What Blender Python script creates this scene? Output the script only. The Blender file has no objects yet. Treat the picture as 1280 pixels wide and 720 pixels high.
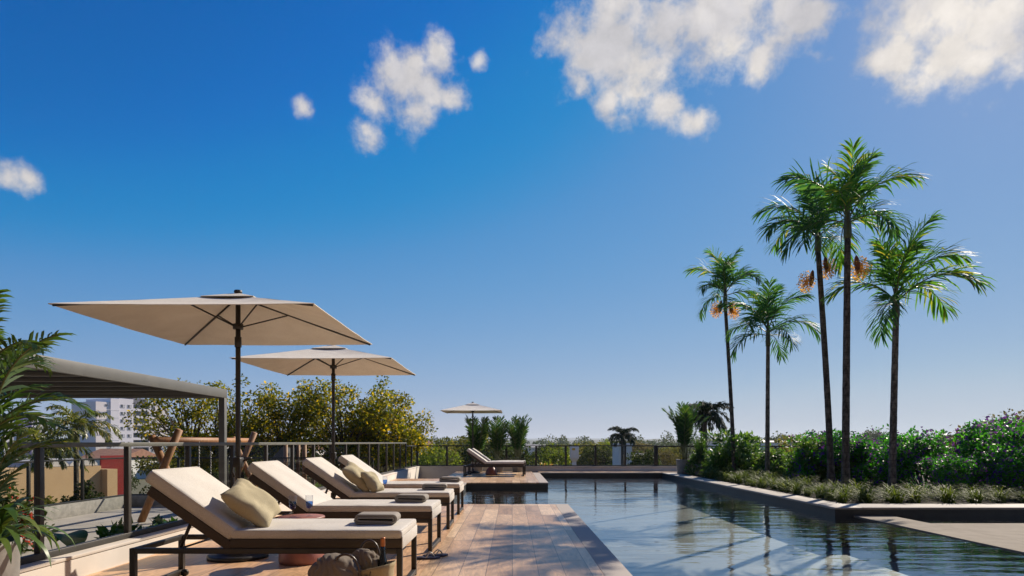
import bpy, bmesh, math, random
import numpy as np
from mathutils import Vector, Matrix, noise as mnoise

random.seed(7)
scene = bpy.context.scene
COL = scene.collection
R = math.radians

# ------------------------------------------------------------------ camera
EYE = 1.15
cam_d = bpy.data.cameras.new("camera")
cam = bpy.data.objects.new("camera", cam_d)
COL.objects.link(cam)
cam.location = (0, 0, EYE)
cam.rotation_euler = (R(90), 0, 0)
cam_d.sensor_width = 36
cam_d.lens = 22.5
cam_d.shift_y = 193 / 1280
cam_d.clip_start = 0.1
cam_d.clip_end = 30000
scene.camera = cam

# ------------------------------------------------------------------ sun, sky, exposure
SUN_AZ, SUN_EL = 41.0, 34.0          # azimuth from +Y towards +X
sv = Vector((math.sin(R(SUN_AZ)) * math.cos(R(SUN_EL)), math.cos(R(SUN_AZ)) * math.cos(R(SUN_EL)), math.sin(R(SUN_EL))))
sun_d = bpy.data.lights.new("sun", 'SUN')
sun_d.energy = 5.0
sun_d.angle = R(0.5)
sun_d.color = (1.0, 0.88, 0.73)
sun = bpy.data.objects.new("sun", sun_d)
COL.objects.link(sun)
sun.rotation_euler = sv.to_track_quat('Z', 'Y').to_euler()

scene.view_settings.view_transform = 'Standard'
scene.view_settings.look = 'None'
scene.view_settings.exposure = 0.40
scene.view_settings.gamma = 1.0
scene.view_settings.use_curve_mapping = False
scene.render.engine = 'CYCLES'
cy = scene.cycles
cy.use_denoising = True
cy.max_bounces = 8
cy.diffuse_bounces = 3
cy.glossy_bounces = 4
cy.transmission_bounces = 6
cy.transparent_max_bounces = 48
cy.caustics_reflective = False
cy.caustics_refractive = False
cy.sample_clamp_indirect = 6.0
cy.volume_bounces = 0

SKY_STRENGTH = 0.093
world = bpy.data.worlds.new("World")
scene.world = world
world.use_nodes = True
wt = world.node_tree
for n in list(wt.nodes):
    wt.nodes.remove(n)


class NT:
    """tiny node helper"""
    def __init__(s, tree):
        s.t = tree

    def n(s, kind, **kw):
        nd = s.t.nodes.new(kind)
        for k, v in kw.items():
            setattr(nd, k, v)
        return nd

    def l(s, a, b):
        s.t.links.new(a, b)

    def math(s, op, a, b=None, c=None, clamp=False):
        nd = s.n('ShaderNodeMath', operation=op, use_clamp=clamp)
        for i, v in enumerate((a, b, c)):
            if v is None:
                continue
            if isinstance(v, (int, float)):
                nd.inputs[i].default_value = v
            else:
                s.l(v, nd.inputs[i])
        return nd.outputs[0]

    def maprange(s, v, a, b, c=0.0, d=1.0, smooth=True):
        nd = s.n('ShaderNodeMapRange')
        nd.interpolation_type = 'SMOOTHSTEP' if smooth else 'LINEAR'
        s.l(v, nd.inputs[0])
        for i, x in enumerate((a, b, c, d)):
            nd.inputs[i + 1].default_value = x
        return nd.outputs[0]

    def noise(s, vec, scale, detail=4, rough=0.55, dist=0.0):
        nd = s.n('ShaderNodeTexNoise')
        nd.inputs['Scale'].default_value = scale
        nd.inputs['Detail'].default_value = detail
        nd.inputs['Roughness'].default_value = rough
        nd.inputs['Distortion'].default_value = dist
        if vec is not None:
            s.l(vec, nd.inputs['Vector'])
        return nd.outputs[0]

    def mixc(s, f, a, b):
        nd = s.n('ShaderNodeMix', data_type='RGBA')
        for sock, v in ((nd.inputs[0], f), (nd.inputs[6], a), (nd.inputs[7], b)):
            if isinstance(v, (int, float)):
                sock.default_value = v
            elif isinstance(v, tuple):
                sock.default_value = (*v[:3], 1)
            else:
                s.l(v, sock)
        return nd.outputs[2]

    def schlick(s, f0, normal=None):
        """Fresnel share that is the same from both sides of a sheet"""
        g = s.n('ShaderNodeNewGeometry')
        d = s.n('ShaderNodeVectorMath', operation='DOT_PRODUCT')
        s.l(g.outputs['Incoming'], d.inputs[0])
        s.l(normal if normal is not None else g.outputs['Normal'], d.inputs[1])
        c = s.math('SUBTRACT', 1.0, s.math('ABSOLUTE', d.outputs['Value']), clamp=True)
        return s.math('MULTIPLY_ADD', s.math('POWER', c, 5.0), 1 - f0, f0)

    def scale(s, vec, x, y, z):
        nd = s.n('ShaderNodeVectorMath', operation='MULTIPLY')
        s.l(vec, nd.inputs[0])
        nd.inputs[1].default_value = (x, y, z)
        return nd.outputs[0]


W = NT(wt)
sky = W.n('ShaderNodeTexSky')
sky.sky_type = 'NISHITA'
sky.sun_disc = False
sky.sun_elevation = R(SUN_EL)
sky.sun_rotation = R(SUN_AZ)
sky.altitude = 0
sky.air_density = 1.0
sky.dust_density = 0.15
sky.ozone_density = 3.0
hs = W.n('ShaderNodeHueSaturation')
hs.inputs['Saturation'].default_value = 1.30
hs.inputs['Value'].default_value = 1.0
W.l(sky.outputs[0], hs.inputs['Color'])
bg = W.n('ShaderNodeBackground')
bg.inputs[1].default_value = SKY_STRENGTH
tint = W.n('ShaderNodeMix', data_type='RGBA', blend_type='MULTIPLY')
tint.inputs[0].default_value = 1.0
W.l(hs.outputs[0], tint.inputs[6])
tint.inputs[7].default_value = (0.80, 0.98, 1.16, 1)
half = W.n('ShaderNodeVectorMath', operation='SCALE')
W.l(tint.outputs[2], half.inputs[0]); half.inputs['Scale'].default_value = 0.1231 * 0.5
cv = W.n('ShaderNodeRGBCurve')          # tone of the sky: deep blue overhead, pale and soft low down
PTS = [[(0, 0), (.065, .005), (.085, .030), (.105, .072), (.14, .112), (.26, .20), (.48, .30), (.9, .44), (1.5, .48), (2, .5)],
       [(0, 0), (.2, .135), (.27, .22), (.37, .285), (.6, .365), (.89, .435), (1.3, .53), (2, .57)],
       [(0, 0), (.53, .44), (.67, .55), (.9, .60), (1.3, .64), (2, .66)]]
for c in range(3):
    cu = cv.mapping.curves[c]
    pts = PTS[c]
    cu.points[0].location = (pts[0][0] / 2, pts[0][1])
    cu.points[1].location = (pts[-1][0] / 2, pts[-1][1])
    for (x_, y_) in pts[1:-1]:
        cu.points.new(x_ / 2, y_)
cv.mapping.update()
W.l(half.outputs[0], cv.inputs['Color'])
back = W.n('ShaderNodeVectorMath', operation='SCALE')
W.l(cv.outputs[0], back.inputs[0]); back.inputs['Scale'].default_value = 1 / 0.1231
W.l(back.outputs[0], bg.inputs[0])
# fair-weather clouds at fixed directions of the sky
tc = W.n('ShaderNodeTexCoord')
nrm = W.n('ShaderNodeVectorMath', operation='NORMALIZE')
W.l(tc.outputs['Generated'], nrm.inputs[0])
DIR = nrm.outputs[0]
CLOUDS = [(735, 62, 40), (770, 50, 52), (800, 78, 48), (708, 48, 26), (830, 36, 44), (880, 28, 46), (930, 12, 55), (985, 18, 42), (1022, 22, 22),
          (790, 112, 38), (832, 134, 26), (872, 152, 18), (765, 8, 34), (760, 128, 24), (722, 100, 18), (957, 77, 22),
          (1190, 45, 60), (1135, 62, 40), (1250, 28, 58), (1098, 76, 26), (1310, 10, 50), (1170, 78, 34), (1210, 5, 62), (1225, 68, 28), (1150, 20, 45),
          (500, 108, 36), (535, 104, 32), (474, 133, 24), (545, 72, 24), (522, 148, 26), (566, 116, 22), (490, 92, 24), (520, 70, 16), (462, 168, 21),
          (22, 228, 20), (42, 226, 13), (2, 222, 16), (380, 140, 11), (601, 75, 11), (1165, -70, 90)]
wn = W.n('ShaderNodeTexNoise')
wn.inputs['Scale'].default_value = 9
wn.inputs['Detail'].default_value = 3
W.l(DIR, wn.inputs['Vector'])
wsub = W.n('ShaderNodeVectorMath', operation='SUBTRACT')
W.l(wn.outputs['Color'], wsub.inputs[0])
wsub.inputs[1].default_value = (0.5, 0.5, 0.5)
wscl = W.n('ShaderNodeVectorMath', operation='SCALE')
W.l(wsub.outputs[0], wscl.inputs[0])
wscl.inputs['Scale'].default_value = 0.045
wadd = W.n('ShaderNodeVectorMath', operation='ADD')
W.l(DIR, wadd.inputs[0])
W.l(wscl.outputs[0], wadd.inputs[1])
DW = wadd.outputs[0]
acc = None
for (px, py, r) in CLOUDS:
    d = Vector(((px - 640) / 800, 1, (553 - py) / 800))
    rr = r / 800 / d.length * 1.40
    d.normalize()
    dn = W.n('ShaderNodeVectorMath', operation='DISTANCE')
    W.l(DW, dn.inputs[0])
    dn.inputs[1].default_value = d
    v = W.math('MULTIPLY_ADD', dn.outputs['Value'], -1.0 / rr, 1.0)
    if acc is None:
        acc = v
    else:
        nd = W.n('ShaderNodeMath', operation='SMOOTH_MAX')
        W.l(acc, nd.inputs[0]); W.l(v, nd.inputs[1])
        nd.inputs[2].default_value = 0.25
        acc = nd.outputs[0]
fb = W.noise(DIR, 21, 12, 0.62, 0.0)
fine = W.noise(DIR, 70, 6, 0.6, 0.0)
dens = W.math('ADD', acc, W.math('ADD', W.math('MULTIPLY', W.math('SUBTRACT', fb, 0.5), 2.1), W.math('MULTIPLY', W.math('SUBTRACT', fine, 0.5), 0.5)))
alpha = W.maprange(dens, -0.06, 0.86)
fb2 = W.noise(DIR, 7, 5, 0.5)
bright = W.maprange(dens, 0.15, 1.3, 0.86, 1.0)
off = W.n('ShaderNodeVectorMath', operation='ADD')
W.l(DIR, off.inputs[0]); off.inputs[1].default_value = (0.010, 0.0, 0.016)
fb3 = W.noise(off.outputs[0], 16, 6, 0.6, 0.25)
fb4 = W.noise(DIR, 16, 6, 0.6, 0.25)
lit = W.maprange(W.math('SUBTRACT', fb4, fb3), -0.2, 0.2, 0.90, 1.06)       # tops catch the sun, undersides stay greyer
bright = W.math('MULTIPLY', bright, W.math('MULTIPLY', lit, W.maprange(fb2, 0.35, 0.65, 0.88, 1.04)))
ccol = W.mixc(W.maprange(fb2, 0.38, 0.62), (0.83, 0.80, 0.81), (1.0, 0.93, 0.85))
cbg = W.n('ShaderNodeBackground')
W.l(ccol, cbg.inputs[0])
W.l(W.math('MULTIPLY', bright, 0.69), cbg.inputs[1])
mixw = W.n('ShaderNodeMixShader')
W.l(W.math('MULTIPLY', alpha, 0.95), mixw.inputs[0])
W.l(bg.outputs[0], mixw.inputs[1])
W.l(cbg.outputs[0], mixw.inputs[2])
wo = W.n('ShaderNodeOutputWorld')
W.l(mixw.outputs[0], wo.inputs[0])

# ------------------------------------------------------------------ materials
def base_mat(name):
    m = bpy.data.materials.new(name)
    m.use_nodes = True
    t = NT(m.node_tree)
    p = m.node_tree.nodes['Principled BSDF']
    out = m.node_tree.nodes['Material Output']
    return m, t, p, out


def mat(name, c, rough=0.6, var=0.12, vscale=3.0, c2=None, bump=0.0, bscale=60.0, metal=0.0, spec=0.5, bdist=0.01, stretch=None, detail=5):
    """plain procedural surface: base colour broken up by noise, optional bump"""
    m, t, p, out = base_mat(name)
    tcd = t.n('ShaderNodeTexCoord')
    vec = tcd.outputs['Object']
    if stretch:
        vec = t.scale(vec, *stretch)
    nz = t.noise(vec, vscale, detail)
    if c2 is None:
        c2 = tuple(max(0, x * (1 - 2 * var)) for x in c)
        c1 = tuple(min(1, x * (1 + 0.6 * var)) for x in c)
    else:
        c1 = c
    t.l(t.mixc(t.maprange(nz, 0.3, 0.7), c2, c1), p.inputs['Base Color'])
    p.inputs['Roughness'].default_value = rough
    p.inputs['Metallic'].default_value = metal
    p.inputs['Specular IOR Level'].default_value = spec
    if bump:
        b = t.n('ShaderNodeBump')
        b.inputs['Strength'].default_value = bump
        b.inputs['Distance'].default_value = bdist
        t.l(t.noise(vec, bscale, 3), b.inputs['Height'])
        t.l(b.outputs[0], p.inputs['Normal'])
    return m


def fabric(name, c, scale=260.0, trans=0.0, rough=0.9):
    m, t, p, out = base_mat(name)
    vec = t.n('ShaderNodeTexCoord').outputs['Object']
    n1 = t.noise(vec, scale, 2)
    n2 = t.noise(vec, 4.0, 4)
    a = t.mixc(t.maprange(n1, 0.3, 0.7), tuple(x * 0.80 for x in c), tuple(min(1, x * 1.08) for x in c))
    b = t.mixc(t.maprange(n2, 0.3, 0.7), (0.92, 0.91, 0.90), (1, 1, 1))
    mm = t.n('ShaderNodeMix', data_type='RGBA', blend_type='MULTIPLY')
    mm.inputs[0].default_value = 1
    t.l(a, mm.inputs[6]); t.l(b, mm.inputs[7])
    col = mm.outputs[2]
    t.l(col, p.inputs['Base Color'])
    p.inputs['Roughness'].default_value = rough
    p.inputs['Specular IOR Level'].default_value = 0.2
    bp = t.n('ShaderNodeBump')
    bp.inputs['Strength'].default_value = 0.5
    bp.inputs['Distance'].default_value = 0.004
    h = t.math('ADD', t.math('MULTIPLY', n1, 0.5), t.math('MULTIPLY', t.noise(vec, 14.0, 3), 1.2))
    t.l(h, bp.inputs['Height'])
    t.l(bp.outputs[0], p.inputs['Normal'])
    if trans:
        tr = t.n('ShaderNodeBsdfTranslucent')
        t.l(col, tr.inputs[0])
        mx = t.n('ShaderNodeMixShader')
        mx.inputs[0].default_value = trans
        t.l(p.outputs[0], mx.inputs[1]); t.l(tr.outputs[0], mx.inputs[2])
        t.l(mx.outputs[0], out.inputs[0])
    return m


def leaf(name, c1, c2, c3=None, trans=0.35, rough=0.38, spec=0.5):
    """foliage: colour differs from leaf to leaf (every leaf is an island of the mesh)"""
    m, t, p, out = base_mat(name)
    g = t.n('ShaderNodeNewGeometry')
    rnd = g.outputs['Random Per Island']
    nz = t.noise(t.n('ShaderNodeTexCoord').outputs['Object'], 1.6, 2)
    f = t.math('ADD', t.math('MULTIPLY', rnd, 0.7), t.math('MULTIPLY', nz, 0.3))
    cr = t.n('ShaderNodeValToRGB')
    e = cr.color_ramp.elements
    e[0].position = 0.15; e[0].color = (*c1, 1)
    e[1].position = 0.75; e[1].color = (*c2, 1)
    if c3:
        x = e.new(0.86); x.color = (*c3, 1)
    t.l(f, cr.inputs[0])
    col = cr.outputs[0]
    t.l(col, p.inputs['Base Color'])
    p.inputs['Roughness'].default_value = rough
    p.inputs['Specular IOR Level'].default_value = spec
    tr = t.n('ShaderNodeBsdfTranslucent')
    br = t.n('ShaderNodeMix', data_type='RGBA', blend_type='MULTIPLY')
    br.inputs[0].default_value = 1
    t.l(col, br.inputs[6]); br.inputs[7].default_value = (1.7, 1.6, 0.7, 1)
    t.l(br.outputs[2], tr.inputs[0])
    mx = t.n('ShaderNodeMixShader')
    mx.inputs[0].default_value = trans
    t.l(p.outputs[0], mx.inputs[1]); t.l(tr.outputs[0], mx.inputs[2])
    t.l(mx.outputs[0], out.inputs[0])
    return m


def clear_glass(name, tint, ior=1.45, rough=0.0, refl=1.0):
    """thin clear pane: tinted see-through plus Fresnel reflection"""
    m, t, p, out = base_mat(name)
    m.node_tree.nodes.remove(p)
    fr = t.schlick(((ior - 1) / (ior + 1)) ** 2)
    tr = t.n('ShaderNodeBsdfTransparent'); tr.inputs[0].default_value = (*tint, 1)
    gl = t.n('ShaderNodeBsdfGlossy'); gl.inputs['Roughness'].default_value = rough
    mx = t.n('ShaderNodeMixShader')
    t.l(t.math('MULTIPLY', fr, refl), mx.inputs[0]); t.l(tr.outputs[0], mx.inputs[1]); t.l(gl.outputs[0], mx.inputs[2])
    t.l(mx.outputs[0], out.inputs[0])
    return m


def water_mat():
    m, t, p, out = base_mat("pool_water")
    m.node_tree.nodes.remove(p)
    vec = t.n('ShaderNodeTexCoord').outputs['Object']
    n1 = t.noise(t.scale(vec, 0.55, 2.1, 1), 1.5, 3, 0.5, 0.3)
    n2 = t.noise(t.scale(vec, 0.9, 3.4, 1), 3.2, 2, 0.5, 0.2)
    n3 = t.noise(t.scale(vec, 0.25, 0.35, 1), 1.0, 2)
    amp = t.maprange(n3, 0.35, 0.65, 0.35, 1.0)
    h = t.math('MULTIPLY', t.math('ADD', t.math('MULTIPLY', n1, 1.0), t.math('MULTIPLY', n2, 0.22)), amp)
    bp = t.n('ShaderNodeBump')
    bp.inputs['Strength'].default_value = 1.0
    bp.inputs['Distance'].default_value = 0.020
    t.l(h, bp.inputs['Height'])
    fr = t.schlick(0.05, bp.outputs[0])
    tr = t.n('ShaderNodeBsdfTransparent'); tr.inputs[0].default_value = (0.86, 0.91, 0.91, 1)
    gl = t.n('ShaderNodeBsdfGlossy'); gl.inputs['Roughness'].default_value = 0.02
    gl.inputs[0].default_value = (0.95, 0.97, 0.97, 1)
    t.l(bp.outputs[0], gl.inputs['Normal'])
    mx = t.n('ShaderNodeMixShader')
    t.l(fr, mx.inputs[0]); t.l(tr.outputs[0], mx.inputs[1]); t.l(gl.outputs[0], mx.inputs[2])
    t.l(mx.outputs[0], out.inputs[0])
    return m


def plank_mat(name, w, ln, cols, along='Y', rough=0.34, joint=0.006):
    """wood-look boards: staggered joints, every board its own tone, cathedral grain and knots"""
    m, t, p, out = base_mat(name)
    vec = t.n('ShaderNodeTexCoord').outputs['Object']
    sp = t.n('ShaderNodeSeparateXYZ'); t.l(vec, sp.inputs[0])
    X, Y = (sp.outputs[0], sp.outputs[1]) if along == 'Y' else (sp.outputs[1], sp.outputs[0])
    u = t.math('DIVIDE', X, w)
    ci = t.math('FLOOR', u)
    wn1 = t.n('ShaderNodeTexWhiteNoise', noise_dimensions='1D'); t.l(ci, wn1.inputs['W'])
    v = t.math('ADD', t.math('DIVIDE', Y, ln), t.math('MULTIPLY', wn1.outputs[0], 7.0))
    ri = t.math('FLOOR', v)
    cid = t.n('ShaderNodeCombineXYZ'); t.l(ci, cid.inputs[0]); t.l(ri, cid.inputs[1])
    wn2 = t.n('ShaderNodeTexWhiteNoise', noise_dimensions='2D'); t.l(cid.outputs[0], wn2.inputs['Vector'])
    rnd = wn2.outputs['Value']
    sc = t.n('ShaderNodeCombineXYZ')
    t.l(t.math('ADD', t.math('MULTIPLY', X, 1.0), t.math('MULTIPLY', rnd, 37.0)), sc.inputs[0])
    t.l(t.math('MULTIPLY', Y, 0.22), sc.inputs[1])
    t.l(t.math('MULTIPLY', rnd, 11.0), sc.inputs[2])
    low = t.noise(sc.outputs[0], 4.5, 2, 0.5, 0.6)
    rings = t.math('SINE', t.math('MULTIPLY', low, 62.0))
    sc2 = t.n('ShaderNodeVectorMath', operation='MULTIPLY'); t.l(sc.outputs[0], sc2.inputs[0]); sc2.inputs[1].default_value = (1, 0.35, 1)
    fine = t.noise(sc2.outputs[0], 70.0, 4, 0.6)
    cr = t.n('ShaderNodeValToRGB')
    els = cr.color_ramp.elements
    n = len(cols)
    els[0].position = 0.0; els[0].color = (*cols[0], 1)
    els[1].position = 1.0; els[1].color = (*cols[-1], 1)
    for i in range(1, n - 1):
        e = els.new(i / (n - 1)); e.color = (*cols[i], 1)
    t.l(rnd, cr.inputs[0])
    g = t.math('ADD', t.math('MULTIPLY', rings, 0.10), t.math('MULTIPLY', t.math('SUBTRACT', fine, 0.5), 0.75))
    g = t.math('ADD', g, t.math('MULTIPLY', t.math('SUBTRACT', low, 0.5), 0.9))
    gg = t.math('ADD', 1.0, g)
    mul = t.n('ShaderNodeVectorMath', operation='SCALE'); t.l(cr.outputs[0], mul.inputs[0]); t.l(gg, mul.inputs['Scale'])
    fu = t.math('FRACT', u); fv = t.math('FRACT', v)
    j = t.math('MAXIMUM', t.math('LESS_THAN', fu, joint / w), t.math('LESS_THAN', fv, 2.2 * joint / ln))
    col = t.mixc(t.math('MULTIPLY', j, 0.85), mul.outputs[0], (0.10, 0.06, 0.04))
    t.l(col, p.inputs['Base Color'])
    t.l(t.math('ADD', rough, t.math('MULTIPLY', t.math('SUBTRACT', fine, 0.5), 0.3)), p.inputs['Roughness'])
    p.inputs['Specular IOR Level'].default_value = 0.35
    bp = t.n('ShaderNodeBump'); bp.inputs['Strength'].default_value = 0.25; bp.inputs['Distance'].default_value = 0.003
    t.l(t.math('SUBTRACT', fine, j), bp.inputs['Height'])
    t.l(bp.outputs[0], p.inputs['Normal'])
    return m


def bark_mat(name, c1, c2, rings=0.0):
    m, t, p, out = base_mat(name)
    vec = t.n('ShaderNodeTexCoord').outputs['Object']
    nz = t.noise(t.scale(vec, 3, 3, 1.2), 5.0, 6, 0.65)
    f = t.maprange(nz, 0.35, 0.65)
    if rings:
        sp = t.n('ShaderNodeSeparateXYZ'); t.l(vec, sp.inputs[0])
        zz = t.math('ADD', t.math('MULTIPLY', sp.outputs[2], 1.0 / rings), t.math('MULTIPLY', nz, 0.25))
        rr = t.math('FRACT', zz)
        f = t.math('MULTIPLY', f, t.maprange(rr, 0.0, 0.18, 0.25, 1.0))
    t.l(t.mixc(f, c1, c2), p.inputs['Base Color'])
    p.inputs['Roughness'].default_value = 0.9
    bp = t.n('ShaderNodeBump'); bp.inputs['Strength'].default_value = 0.7; bp.inputs['Distance'].default_value = 0.02
    t.l(f, bp.inputs['Height']); t.l(bp.outputs[0], p.inputs['Normal'])
    return m


def stone_mat(name, c1, c2, step):
    """stone slabs: fine grain, blotches, open joints every step metres"""
    m, t, p, out = base_mat(name)
    vec = t.n('ShaderNodeTexCoord').outputs['Object']
    sp = t.n('ShaderNodeSeparateXYZ'); t.l(vec, sp.inputs[0])
    jx = t.math('LESS_THAN', t.math('FRACT', t.math('DIVIDE', t.math('ADD', sp.outputs[0], 0.35), step)), 0.008)
    jy = t.math('LESS_THAN', t.math('FRACT', t.math('DIVIDE', t.math('ADD', sp.outputs[1], 0.1), step)), 0.008)
    j = t.math('MAXIMUM', jx, jy)
    g = t.maprange(t.noise(vec, 60, 4), 0.3, 0.7)
    bl = t.maprange(t.noise(vec, 1.1, 5, 0.65), 0.35, 0.7, 0.80, 1.08)
    col = t.mixc(g, c2, c1)
    sc = t.n('ShaderNodeVectorMath', operation='SCALE'); t.l(col, sc.inputs[0]); t.l(bl, sc.inputs['Scale'])
    t.l(t.mixc(t.math('MULTIPLY', j, 0.75), sc.outputs[0], (0.08, 0.07, 0.06)), p.inputs['Base Color'])
    p.inputs['Roughness'].default_value = 0.75
    return m


M = {}
M['deck'] = plank_mat('deck_boards', 0.232, 1.30, [(0.36, 0.215, 0.12), (0.70, 0.475, 0.28), (0.47, 0.29, 0.16), (0.76, 0.54, 0.335), (0.58, 0.38, 0.22)])
M['deck_honey'] = plank_mat('deck_boards_honey', 0.30, 2.4, [(0.54, 0.32, 0.175), (0.63, 0.39, 0.22), (0.57, 0.345, 0.19), (0.66, 0.42, 0.245)], along='Y')
M['stone'] = mat('speckled_stone', (0.46, 0.40, 0.34), 0.7, vscale=140, c2=(0.30, 0.26, 0.23), bump=0.3, bscale=160, bdist=0.002)
M['coping'] = stone_mat('pale_stone', (0.50, 0.455, 0.39), (0.41, 0.37, 0.315), 1.2)
M['ledge'] = mat('ledge_stone', (0.25, 0.215, 0.17), 0.85, spec=0.15, vscale=4, c2=(0.20, 0.17, 0.132), bump=0.3, bscale=60, bdist=0.003)
M['pool_tile'] = mat('dark_pool_tile', (0.022, 0.026, 0.028), 0.45, vscale=6)
M['pool_floor'] = mat('pool_floor_tile', (0.25, 0.235, 0.205), 0.6, vscale=0.9, c2=(0.19, 0.18, 0.16))
M['water'] = water_mat()
M['stucco'] = mat('warm_white_stucco', (0.66, 0.60, 0.53), 0.85, vscale=1.6, c2=(0.58, 0.525, 0.46), bump=0.25, bscale=180, bdist=0.002)
M['paving'] = mat('patio_paving', (0.42, 0.385, 0.35), 0.85, vscale=1.3, c2=(0.34, 0.31, 0.28), bump=0.2, bscale=90, bdist=0.002)
M['concrete'] = mat('concrete', (0.30, 0.285, 0.26), 0.85, vscale=7, c2=(0.21, 0.20, 0.185), bump=0.4, bscale=60, bdist=0.003)
M['soil'] = mat('soil', (0.055, 0.04, 0.028), 0.95, vscale=12, c2=(0.02, 0.015, 0.011), bump=0.8, bscale=40, bdist=0.03)
M['frame'] = mat('dark_bronze_metal', (0.030, 0.025, 0.021), 0.45, var=0.15, vscale=8, spec=0.45)
M['rail'] = mat('grey_green_metal', (0.12, 0.123, 0.104), 0.5, var=0.08, vscale=5)
M['rail_dark'] = mat('railing_post_metal', (0.05, 0.046, 0.04), 0.5, var=0.1, vscale=5)
M['black_metal'] = mat('black_metal', (0.018, 0.018, 0.018), 0.45, var=0.2, vscale=8)
M['pergola'] = mat('pergola_metal', (0.125, 0.122, 0.108), 0.5, var=0.07, vscale=2)
M['louver'] = mat('louver_metal', (0.10, 0.092, 0.082), 0.55, var=0.1, vscale=4)
M['glass'] = clear_glass('railing_glass', (0.93, 0.94, 0.925), 1.45, 0.0, 0.22)
M['cream'] = fabric('cream_fabric', (0.64, 0.605, 0.55))
M['taupe'] = fabric('taupe_fabric', (0.085, 0.068, 0.052))
M['towel'] = fabric('towel_fabric', (0.33, 0.30, 0.262), 420)
M['towel_in'] = fabric('towel_inner_fabric', (0.10, 0.093, 0.085), 420)
M['pillow'] = fabric('olive_linen', (0.46, 0.40, 0.26), 340)
M['canopy'] = fabric('parasol_fabric', (0.90, 0.84, 0.73), 300, trans=0.09)
M['terracotta'] = mat('terracotta_lacquer', (0.30, 0.115, 0.085), 0.45, var=0.15, vscale=7, bump=0.1, bscale=80, bdist=0.002)
M['drinkglass'] = clear_glass('drinking_glass', (0.95, 0.96, 0.97), 1.5, 0.0, 0.8)
M['drink'] = clear_glass('blue_drink', (0.30, 0.50, 0.85), 1.34, 0.0, 1.0)
M['rubber'] = mat('navy_rubber', (0.018, 0.02, 0.06), 0.6, var=0.2, vscale=20)
M['strap'] = mat('pale_strap', (0.55, 0.50, 0.42), 0.5, var=0.1, vscale=30)
M['canvas'] = fabric('tote_canvas', (0.40, 0.33, 0.20), 300)
M['leather'] = mat('dark_leather', (0.06, 0.042, 0.032), 0.38, var=0.2, vscale=30)
M['wrap'] = fabric('grey_brown_wrap', (0.21, 0.175, 0.138), 300)
M['bottle'] = mat('bottle_glass', (0.008, 0.010, 0.012), 0.08, var=0.1, vscale=5, spec=0.7)
M['foil'] = mat('copper_foil', (0.46, 0.16, 0.05), 0.35, var=0.15, vscale=30, metal=0.4)
M['lens'] = mat('dark_lens', (0.02, 0.018, 0.018), 0.08, var=0.1, vscale=5, spec=0.8)
M['wood'] = mat('swing_timber', (0.38, 0.18, 0.07), 0.6, vscale=9, c2=(0.23, 0.105, 0.04), stretch=(3, 3, 0.5), bump=0.2, bscale=30, bdist=0.003)
M['chain'] = mat('steel_chain', (0.35, 0.34, 0.33), 0.4, var=0.2, vscale=30, metal=0.6)
M['panel_grey'] = mat('grey_panel', (0.10, 0.10, 0.10), 0.7, var=0.1, vscale=3)
M['palm_bark'] = bark_mat('palm_bark', (0.035, 0.028, 0.022), (0.15, 0.125, 0.10), rings=0.16)
M['palm_bark_pale'] = bark_mat('palm_bark_pale', (0.06, 0.05, 0.04), (0.24, 0.205, 0.165), rings=0.13)
M['bark'] = bark_mat('tree_bark', (0.03, 0.022, 0.016), (0.13, 0.095, 0.07))
M['crownshaft'] = mat('palm_crownshaft', (0.085, 0.11, 0.04), 0.5, vscale=4, c2=(0.06, 0.06, 0.03), stretch=(4, 4, 0.8))
M['rachis'] = mat('palm_rachis', (0.12, 0.14, 0.05), 0.45, var=0.2, vscale=6)
M['palm_leaf'] = leaf('palm_leaf', (0.035, 0.13, 0.022), (0.13, 0.31, 0.045), (0.36, 0.33, 0.06), trans=0.46, rough=0.58, spec=0.22)
M['palm_leaf2'] = leaf('palm_leaf_teal', (0.022, 0.10, 0.04), (0.08, 0.20, 0.06), (0.10, 0.20, 0.05), trans=0.44, rough=0.55, spec=0.25)
M['areca_leaf'] = leaf('areca_leaf', (0.02, 0.065, 0.02), (0.06, 0.14, 0.03), (0.14, 0.19, 0.05), trans=0.34, rough=0.5, spec=0.35)
M['near_leaf'] = leaf('areca_leaf_near', (0.035, 0.085, 0.018), (0.085, 0.155, 0.028), (0.16, 0.20, 0.05), trans=0.32, rough=0.4)
M['queen_leaf'] = leaf('queen_palm_leaf', (0.06, 0.085, 0.02), (0.16, 0.18, 0.045), (0.36, 0.27, 0.09), trans=0.42)
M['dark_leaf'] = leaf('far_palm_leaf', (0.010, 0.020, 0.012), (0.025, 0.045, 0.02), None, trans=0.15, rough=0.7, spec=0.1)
M['seed'] = leaf('orange_fruit', (0.62, 0.30, 0.07), (0.85, 0.55, 0.16), (0.42, 0.17, 0.04), trans=0.4, rough=0.6)
M['spathe'] = mat('dry_spathe', (0.26, 0.09, 0.035), 0.7, var=0.25, vscale=8)
M['gold_leaf'] = leaf('golden_leaf', (0.04, 0.08, 0.012), (0.27, 0.25, 0.016), (0.82, 0.55, 0.018), trans=0.46, rough=0.6, spec=0.25)
M['olive_leaf'] = leaf('olive_leaf', (0.075, 0.09, 0.02), (0.20, 0.195, 0.05), (0.34, 0.27, 0.08), trans=0.4, rough=0.7, spec=0.15)
M['green_leaf'] = leaf('fresh_green_leaf', (0.07, 0.115, 0.018), (0.19, 0.25, 0.045), (0.30, 0.31, 0.07), trans=0.42, rough=0.7, spec=0.15)
M['deep_leaf'] = leaf('deep_green_leaf', (0.022, 0.042, 0.014), (0.07, 0.10, 0.03), (0.14, 0.15, 0.05), trans=0.32, rough=0.7, spec=0.15)
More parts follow.
